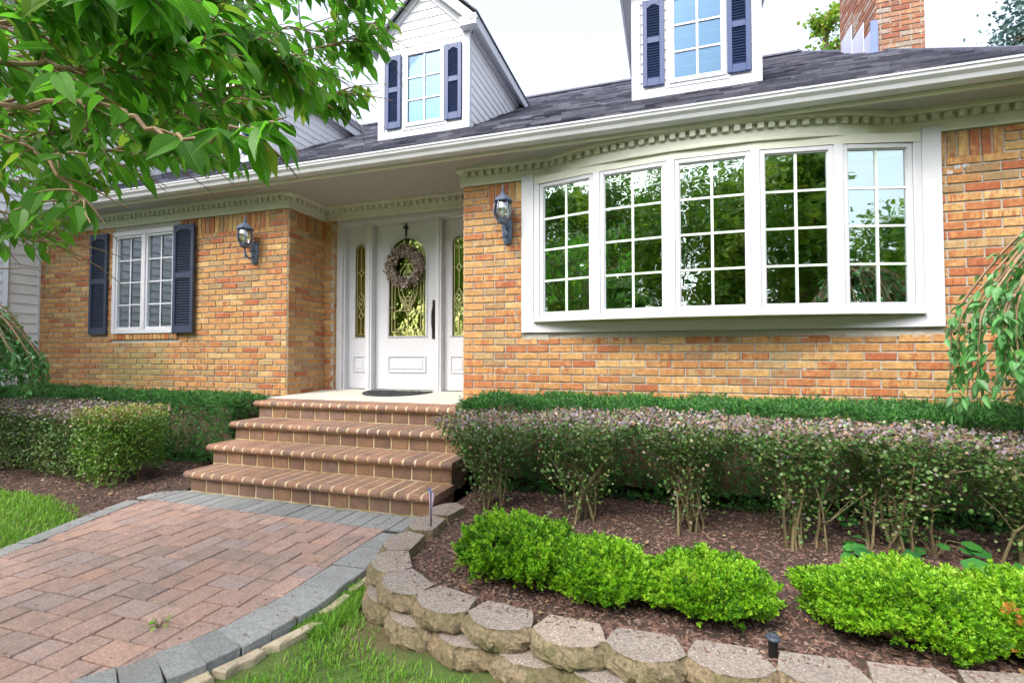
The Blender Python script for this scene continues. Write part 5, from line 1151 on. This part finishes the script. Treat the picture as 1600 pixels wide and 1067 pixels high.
def boxwood(name, cx, cy, rx_, ry_, zt, n, label, group, seed, rust=None):
    n = int(n * 1.7); g = np.random.default_rng(seed); t = empty(name, (cx, cy, -.6), label=label, category='shrub', group=group)
    D = g.normal(size=(n * 2, 3)); D[:, 2] = np.abs(D[:, 2]) - .35; D /= np.linalg.norm(D, axis=1)[:, None]; D = D[D[:, 2] > -.45][:n]; n = len(D)
    h = (zt + .58) ; zc = -.58 + h * .38; rad = 1 + .17 * vec_noise(D * 2.2, 1.4, seed) + .20 * vec_noise(D * 6, 1.4, seed + 1) + .05 * vec_noise(D * 14, 1.4, seed + 2) - .24 * g.random(n) ** 1.5
    P = np.array([cx, cy, zc]) + D * rad[:, None] * np.array([rx_, ry_, h * .60]); P[:, 2] = np.maximum(P[:, 2], -.585)
    Dd = D * .8 + np.array([0, 0, .75]) + rv(n) * .45; r = np.clip(.42 + .3 * vec_noise(P, 11, seed + 5) + g.normal(size=n) * .26, 0, 1)
    mb = MB()
    for i, (tv, tf) in enumerate(SPRIG_BOX): k = slice(i, None, 3); m = len(P[k]); scatter(mb, tv, tf, P[k] - Dd[k] * .018, frames(Dd[k], rv(m)), g.uniform(.6, 1.3, m) * .037, r[k])
    mb.build('foliage', M['boxwood'], t)
    mb = MB()
    for k in range(26):
        d = g.normal(size=3); d[2] = abs(d[2]); d /= np.linalg.norm(d); mb.tube([(cx + d[0] * .05, cy + d[1] * .05, -.6), np.array([cx, cy, zc]) + d * np.array([rx_, ry_, h * .5]) * .5, np.array([cx, cy, zc]) + d * np.array([rx_, ry_, h * .55]) * .92], [.008, .005, .002], 4)
    mb.lathe([(.25, -.75), (.6, -.42), (.66, 0), (.56, .4), (.28, .62), (.01, .68)], (0, 0, 0), 12); v = mb.v[-1]; mb.v[-1] = v * np.array([rx_, ry_, h * .56]) + np.array([cx, cy, zc]); mb.build('branches', M['bark'], t)
    if rust:
        Q = []
        for (x, y, z) in rust: Q.append(np.array([x, y, z]) + g.normal(size=(9, 3)) * .013)
        Q = np.concatenate(Q); m = len(Q); mb = MB(); Dq = rv(m) * .6 + np.array([0, -.5, .6]); scatter(mb, *SPRIG_BOX[0], Q, frames(Dq, rv(m)), g.uniform(.03, .045, m), g.random(m)); mb.build('dead_sprig', M['rust_leaf'], t)
    return t
GB = 'lime green dwarf evergreens behind the block wall'
boxwood('dwarf_evergreen', -.70, -2.08, .25, .24, -.325, 4200, 'lime green mounded dwarf evergreen nearest the steps', GB, 41)
boxwood('dwarf_evergreen', -.30, -2.12, .23, .22, -.385, 3600, 'lime green dwarf evergreen merged between two others', GB, 42)
boxwood('dwarf_evergreen', .15, -2.14, .26, .22, -.375, 4400, 'lime green dwarf evergreen just left of the small garden light', GB, 43)
boxwood('dwarf_evergreen', .80, -2.12, .285, .24, -.335, 5200, 'wide lime green dwarf evergreen just right of the small garden light', GB, 44, rust=[(1.03, -2.25, -.52)])
boxwood('dwarf_evergreen', 1.22, -2.08, .27, .25, -.345, 4600, 'lime green dwarf evergreen with orange dead sprigs at right edge', GB, 45, rust=[(1.06, -2.27, -.40), (1.09, -2.30, -.50)])
boxwood('dwarf_evergreen', 1.8, -1.95, .29, .25, -.34, 2500, 'lime green dwarf evergreen beyond the right edge of the view', GB, 46)

def weed(name, x, y, z, n, s, label, tmpl=LEAF_ROUND, mat='hosta', cat='plant', up=.5):
    t = empty(name, (x, y, z), label=label, category=cat); mb = MB(); st_ = MB()
    for k in range(n):
        a = random.uniform(0, 6.28); q = random.uniform(.3, 1) * s * 1.6; e = np.array([x + q * math.cos(a), y + q * math.sin(a), z + s * random.uniform(.4, 1.3) * up * 2])
        st_.tube([(x, y, z - .01), ((x + e[0]) / 2, (y + e[1]) / 2, e[2]), e], [.003, .002, .0015], 4)
        D = np.array([[math.cos(a), math.sin(a), -.2]]); scatter(mb, *tmpl, e[None], frames(D, np.array([[0, -.5, 1.]])), [s * random.uniform(.7, 1.2)], [random.random()])
    mb.build('leaves', M[mat], t); st_.build('stalks', M['twig_green'], t); return t
weed('broadleaf_weed', .98, -1.36, -.6, 9, .085, 'low round-leaved green weed between the fourth and fifth shrubs')
weed('broadleaf_weed', 1.30, -1.22, -.6, 11, .085, 'larger round-leaved weed under the right end of the bow window')
weed('broadleaf_weed', 1.42, -1.58, -.6, 8, .095, 'dark broad-leaved weed behind the right dwarf evergreens')
weed('broadleaf_weed', .95, -.95, -.56, 7, .06, 'small weed in the shade under the yew hedge')
weed('joint_weed', -1.99, -2.865, -.662, 9, .022, 'tiny green weed growing in a joint between path pavers', up=.6, mat='grass')
weed('joint_weed', -2.25, -1.40, -.660, 6, .012, 'tiny weed in the grey paver row at the bottom step', up=.3, mat='grass')

n = 260; x = np.concatenate([rng.uniform(-1.9, -1.5, 90), rng.uniform(-3.7, -1.7, 60), rng.uniform(-3.95, -3.7, 110)]); y = np.concatenate([rng.uniform(-2.9, -1.5, 90), rng.uniform(-3.3, -1.45, 60), rng.uniform(-2.2, -1.4, 110)])
mb = MB(); D = rv(n); D[:, 2] *= .1; U = rv(n) * .25; U[:, 2] = 1; scatter(mb, *CH, np.stack([x, y, np.full(n, PZ + .003)], 1), frames(D, U), np.stack([rng.uniform(.006, .02, n), rng.uniform(.005, .012, n), rng.uniform(.004, .007, n)], 1), rng.random(n))
mb.build('path_debris', M['chip'], kind='stuff', label='scattered mulch crumbs lying on the paver path', category='debris')
n = 240; k = rng.integers(0, len(tops), n); T_ = np.array(tops)[k]; a_ = np.radians(T_[:, 2]); ox = rng.uniform(-.11, .11, n); oy = rng.uniform(.02, .09, n); mb = MB(); D = rv(n); D[:, 2] *= .1; U = rv(n) * .25; U[:, 2] = 1
scatter(mb, *CH, np.stack([T_[:, 0] + ox * np.cos(a_) - oy * np.sin(a_), T_[:, 1] + ox * np.sin(a_) + oy * np.cos(a_), np.full(n, -.548)], 1), frames(D, U), np.stack([rng.uniform(.006, .022, n), rng.uniform(.005, .013, n), rng.uniform(.004, .008, n)], 1), rng.random(n))
mb.build('wall_debris', M['chip'], kind='stuff', label='mulch crumbs spilled onto the tops of the wall blocks', category='debris')
# ---- trees
def tree_leaves(mb, pts, dirs, size, r, tmpl, droop=.6):
    n = len(pts); D = dirs + rv(n) * .35; D[:, 2] -= droop; U = rv(n) * .5 + np.array([0, 0, 1.]); scatter(mb, *tmpl, pts, frames(D, U), size, r)
def ray_pt(px, py, d):
    c, s = math.cos(YAW), math.sin(YAW); fw = np.array([-s * math.cos(PITCH), c * math.cos(PITCH), math.sin(PITCH)]); r = np.array([c, s, 0.]); u_ = np.cross(r, fw)
    v = fw + r * (px - 800) / 757.98 - u_ * (py - 533.5) / 757.98; return CAM + v * d
ct = empty('cherry_tree', (-3.3, -4.05, GZ), label='leafy green cherry tree whose branches overhang the path at upper left', category='tree')
TR = np.array([-3.3, -4.05, GZ]); top_t = np.array([-3.2, -3.95, 1.3])
mb = MB(); mb.tube(interp([TR, (-3.26, -4.0, 0.1), (-3.22, -3.98, .7), top_t], 12), np.linspace(.13, .08, 12), 12); 
brs = MB(); lv = MB(); lv.uv = []
main = [  # (px,py,depth) way points of visible boughs: depth in metres from the viewpoint
    [(0, 168, 1.35), (160, 166, 1.22), (250, 205, 1.12), (345, 218, 1.05), (425, 200, 1.0)],
    [(0, 75, 1.5), (90, 45, 1.5), (240, 40, 1.5), (330, 20, 1.55)],
    [(0, 242, 1.7), (130, 240, 1.55), (265, 216, 1.45)],
    [(0, 160, 1.9), (150, 110, 1.9), (240, 145, 1.8), (300, 190, 1.7)],
    [(0, 120, 2.2), (170, 95, 2.1), (260, 35, 2.0), (330, -20, 2.0)],
    [(120, 160, 2.3), (250, 140, 2.3), (350, 100, 2.3), (450, 85, 2.3), (560, 60, 2.35)],
    [(150, 60, 2.2), (330, 60, 2.3), (450, 45, 2.4), (585, 45, 2.5)],
    [(0, 330, 2.2), (60, 370, 2.1), (100, 388, 2.0)],
    [(0, 355, 2.1), (50, 375, 2.0), (130, 345, 1.9)],
    [(0, 215, 1.5), (70, 250, 1.4), (115, 300, 1.32), (128, 315, 1.28)],
    [(200, 0, 1.9), (330, -30, 2.0), (450, -30, 2.1), (560, -20, 2.2)],
    [(0, 20, 1.25), (120, -10, 1.2), (230, -10, 1.15)],
    [(250, 150, 2.2), (370, 140, 2.2), (460, 150, 2.2), (530, 150, 2.2)],
    [(0, 280, 2.4), (100, 285, 2.3), (200, 255, 2.25), (300, 235, 2.2)],
    [(0, 100, 1.35), (130, 110, 1.3), (240, 90, 1.3), (330, 60, 1.35)],
    [(0, 210, 1.9), (130, 200, 1.9), (260, 180, 1.9), (380, 160, 2.0)],
    [(0, 40, 2.6), (200, 20, 2.6), (380, 70, 2.6), (500, 110, 2.7)],
    [(0, 130, 2.7), (150, 170, 2.7), (280, 160, 2.7), (400, 150, 2.7)],
    [(100, 0, 1.7), (250, 60, 1.6), (370, 60, 1.6), (430, 90, 1.65)],
]
segs = []
for wp in main:
    P = [ray_pt(*q) for q in wp]; s0 = TR + (top_t - TR) * random.uniform(.62, .98); mid = (s0 + P[0]) / 2 + np.array([0, 0, .10]); pts = interp([s0, mid] + P, 8 + 7 * len(P)); pts[2:-1] += rng.normal(size=(len(pts) - 3, 3)) * .006
    brs.tube(pts, np.linspace(.010, .0024, len(pts)), 6, r=random.random()); segs.append(pts[10:])
def leaf_at(p, d, size, r): tree_leaves(lv, p, d, size, r, LEAF_BIG, .55)
allP, allD, allS, allR = [], [], [], []
def twig(p, d, L, nl, ls):
    q = [p]
    for k in range(5): d = d + np.array([0, 0, -.10]) + rng.normal(size=3) * .10; d /= np.linalg.norm(d); q.append(q[-1] + d * L / 5)
    q = np.array(q); brs.tube(q, np.linspace(.0035, .0014, 6), 4, r=random.random())
    for k in range(nl):
        t = (k + .6) / nl; i = min(int(t * 5), 4); pp = q[i] + (q[i + 1] - q[i]) * (t * 5 - i); side = np.cross(d, (0, 0, 1.)); side /= np.linalg.norm(side) + 1e-9
        allP.append(pp); allD.append(d * .7 + side * (1 if k % 2 else -1) * .7); allS.append(ls * random.uniform(.75, 1.2)); allR.append(random.random())
camr = np.array([math.cos(YAW), math.sin(YAW), 0.])
for i, S in enumerate(segs):
    n = len(S)
    dens = {0: 15, 7: 10, 8: 10, 9: 12, 2: 30, 1: 42, 11: 40, 14: 40}.get(i, 66)
    for k in range(dens):
        j_ = rng.integers(1, n); p = S[j_]; d0 = S[min(j_ + 1, n - 1)] - S[j_ - 1]; d0 /= np.linalg.norm(d0) + 1e-9; d = d0 + rng.normal(size=3) * .55; d[2] = d[2] * .6 + (.14 if i not in (0, 9) else .05); d /= np.linalg.norm(d)
        dep = float(np.linalg.norm(p - CAM)); twig(p, d, random.uniform(.05, .115) * dep, random.choice([3, 4, 5]), .092 if i in (0, 1, 9, 11) else .080)
    twig(S[-1], S[-1] - S[-3], .08, 4, .10)
# rest of the crown around the trunk, out of the picture to the left and above
n = 0
for k in range(150):
    a = random.uniform(0, 6.28); q = random.uniform(.4, 1.8); p = np.array([-3.25 + q * math.cos(a), -4.0 + q * math.sin(a), 1.25 + random.uniform(-.25, 1.3)])
    v = p - CAM; ang_ = math.degrees(math.atan2(-v[0], v[1])) if v[1] != 0 else 90
    if -40 < ang_ < 66 and v[1] > 0: continue
    if np.hypot(v[0], v[1]) < .8: continue
    s0 = top_t + rng.normal(size=3) * .04; 
    if k % 3 == 0: brs.tube(interp([s0, (s0 + p) / 2 + np.array([0, 0, .12]), p], 8), np.linspace(.016, .004, 8), 5, r=random.random())
    for m_ in range(4): twig(p + rng.normal(size=3) * .12, rv(1)[0], .22, 5, .10)
mb.build('trunk', M['bark'], ct); brs.build('branches', M['twig'], ct)
P = np.array(allP); D = np.array(allD); S_ = np.array(allS); R_ = np.array(allR)
v = P - CAM; dist = v @ np.array([-math.sin(YAW), math.cos(YAW), 0]); xx = 800 + 757.98 * (v @ camr) / dist; yy_ = 555 - 757.98 * v[:, 2] / dist + .75 * S_ * 757.98 / np.maximum(dist, .3)
lim = np.interp(xx, [0, 60, 110, 130, 190, 235, 300, 390, 430, 470, 560, 600, 615], [415, 410, 395, 345, 345, 270, 275, 285, 245, 195, 185, 120, 0])
keep = (dist < .3) | (xx < -20) | (yy_ < lim); P, D, S_, R_ = P[keep], D[keep], S_[keep], R_[keep]
S_ = np.minimum(S_, .125) ; Sz = np.stack([S_ * rng.uniform(.75, 1.1, len(S_)), S_, S_ * rng.uniform(.3, 1.8, len(S_))], 1)
tree_leaves(lv, P, D, Sz, R_, LEAF_BIG, .42); lv.build('crown', M['cherry_leaf'], ct)

def weeping(name, base, top, spread, n_str, droplen, ls, label, seed, center_off=(0, 0)):
    g = np.random.default_rng(seed); t = empty(name, base, label=label, category='tree'); base = np.array(base, float); top = np.array(top, float)
    mb = MB(); mb.tube(interp([base, (base + top) / 2 + np.array([.03, .02, 0]), top], 10), np.linspace(.06, .035, 10), 9); mb.build('trunk', M['bark'], t)
    br = MB(); P = []; D = []
    for k in range(n_str):
        a = g.uniform(0, 2 * math.pi); q = spread * g.uniform(.35, 1); L = droplen * g.uniform(.6, 1.15)
        p1 = top + np.array([math.cos(a) * q * .5, math.sin(a) * q * .5, g.uniform(.05, .2)]); p2 = top + np.array([math.cos(a) * q, math.sin(a) * q, -.05 - .42 * (q / spread) ** 2 * spread]); p3 = p2 + np.array([math.cos(a) * .06, math.sin(a) * .06, -L * .5]); p4 = p3 + np.array([g.normal() * .04, g.normal() * .04, -L * .5])
        pts = interp([top, p1, p2, p3, p4], 22); br.tube(pts, np.linspace(.011, .0015, 22), 4, r=g.random())
        for i in range(6, 22):
            for s in range(3):
                d = pts[min(i + 1, 21)] - pts[i - 1]; d /= np.linalg.norm(d) + 1e-9; P.append(pts[i] + g.normal(size=3) * .012); D.append(d * .8 + g.normal(size=3) * .6)
    br.build('branches', M['twig'], t); mb = MB(); P = np.array(P); D = np.array(D); n = len(P); tree_leaves(mb, P, D, g.uniform(.7, 1.2, n) * ls, g.random(n), LEAF_MID, .35); mb.build('crown', M['weep_leaf'], t); return t
weeping('weeping_tree', (2.38, -1.15, -.62), (2.30, -1.2, 1.12), .78, 120, .58, .07, 'weeping tree whose drooping leafy twigs hang at the right edge', 51)
weeping('weeping_tree', (-6.3, -1.65, -.7), (-6.25, -1.65, .74), .64, 80, .38, .055, 'small weeping tree at the left edge before the white siding', 52)

def bg_tree(name, x, y, z, h, cr, nleaf, ls, label, seed, mat='tree_leaf', cone=False, sparse=False, group=None):
    g = np.random.default_rng(seed); t = empty(name, (x, y, z), label=label, category='tree')
    if group: t['group'] = group
    mb = MB(); mb.tube(interp([(x, y, z), (x + .1, y, z + h * .4), (x, y + .1, z + h * .92)], 10), np.linspace(h * .028, h * .006, 10), 8)
    tips = []
    nb = 40 if not cone else 60
    for k in range(nb):
        f = g.uniform(.25, .95); zz = z + h * f; a = g.uniform(0, 2 * math.pi); rr = cr * ((1 - f) * 1.25 + .1 if cone else math.sin(math.pi * min(max((f - .15) / .85, .05), .97)) ** .6) * g.uniform(.6, 1.05)
        e = np.array([x + rr * math.cos(a), y + rr * math.sin(a), zz + (rr * .35 if not cone else -rr * .15)]); s = np.array([x, y, zz - rr * (.25 if not cone else 0)])
        mb.tube(interp([s, (s + e) / 2 + g.normal(size=3) * .1 * rr, e], 6), np.linspace(h * .008, h * .002, 6), 4)
        for q in np.linspace(.35, 1, 5): tips.append(s + (e - s) * q)
    mb.build('trunk', M['bark'], t); tips = np.array(tips)
    c = tips[g.integers(0, len(tips), nleaf)]; P = c + g.normal(size=(nleaf, 3)) * cr * (.13 if not sparse else .09) * np.array([1, 1, .75]); mb = MB(); D = rv(nleaf) + np.array([0, 0, -.3]); r = np.clip(.5 + .28 * vec_noise(P, 2.2 / cr * 2, seed) + g.normal(size=nleaf) * .18, 0, 1)
    scatter(mb, *LEAF_ROUND, P, frames(D, rv(nleaf) * .6 + np.array([0, 0, .7])), g.uniform(.6, 1.3, nleaf) * ls, r); mb.build('crown', M[mat], t); return t
bg_tree('leafy_tree', 4.5, 12, -1, 12.1, 1.5, 5000, .11, 'sparse leafy tree top showing left of the chimney', 61, sparse=True)
bg_tree('conifer', 9.9, 12, -1, 12.8, 3.0, 14000, .12, 'bluish conifer above the right end of the roof', 62, mat='conifer', cone=True)
bg_tree('leafy_tree', -12.5, 9, -1, 10, 3.4, 6000, .2, 'tall green tree behind the house wing at far left', 63)
GT = 'yard trees mirrored in the windows'
yt = [(-7.5, -14, 8, 3.6, 'round yard tree mirrored in the leftmost bow panes'), (-2.2, -17, 9, 4.0, 'tall yard tree mirrored in the second bow pane'), (3.0, -14, 7.2, 3.4, 'yard tree mirrored in the middle bow pane'), (8.2, -13, 8.0, 3.6, 'broad yard tree mirrored in the fourth bow pane'), (14.5, -9, 5.2, 2.8, 'low yard tree mirrored in the rightmost bow pane'), (-13.5, -15, 9, 3.8, 'yard tree mirrored in the front door glass'), (5.5, -21, 11, 4.4, 'tallest yard tree, farthest across the lawn'), (12, -17, 9, 4.0, 'yard tree mirrored low in the fourth bow pane'), (-5, -22, 10, 4.4, 'far yard tree behind the two nearest mirrored ones'), (19, -13, 7, 3.4, 'yard tree mirrored beside the low one in the right pane')]
for i, (x, y, h, c, lab) in enumerate(yt):
    bg_tree('yard_tree', x, y, GZ, h, c, 17000, .19, lab, 70 + i, group=GT)
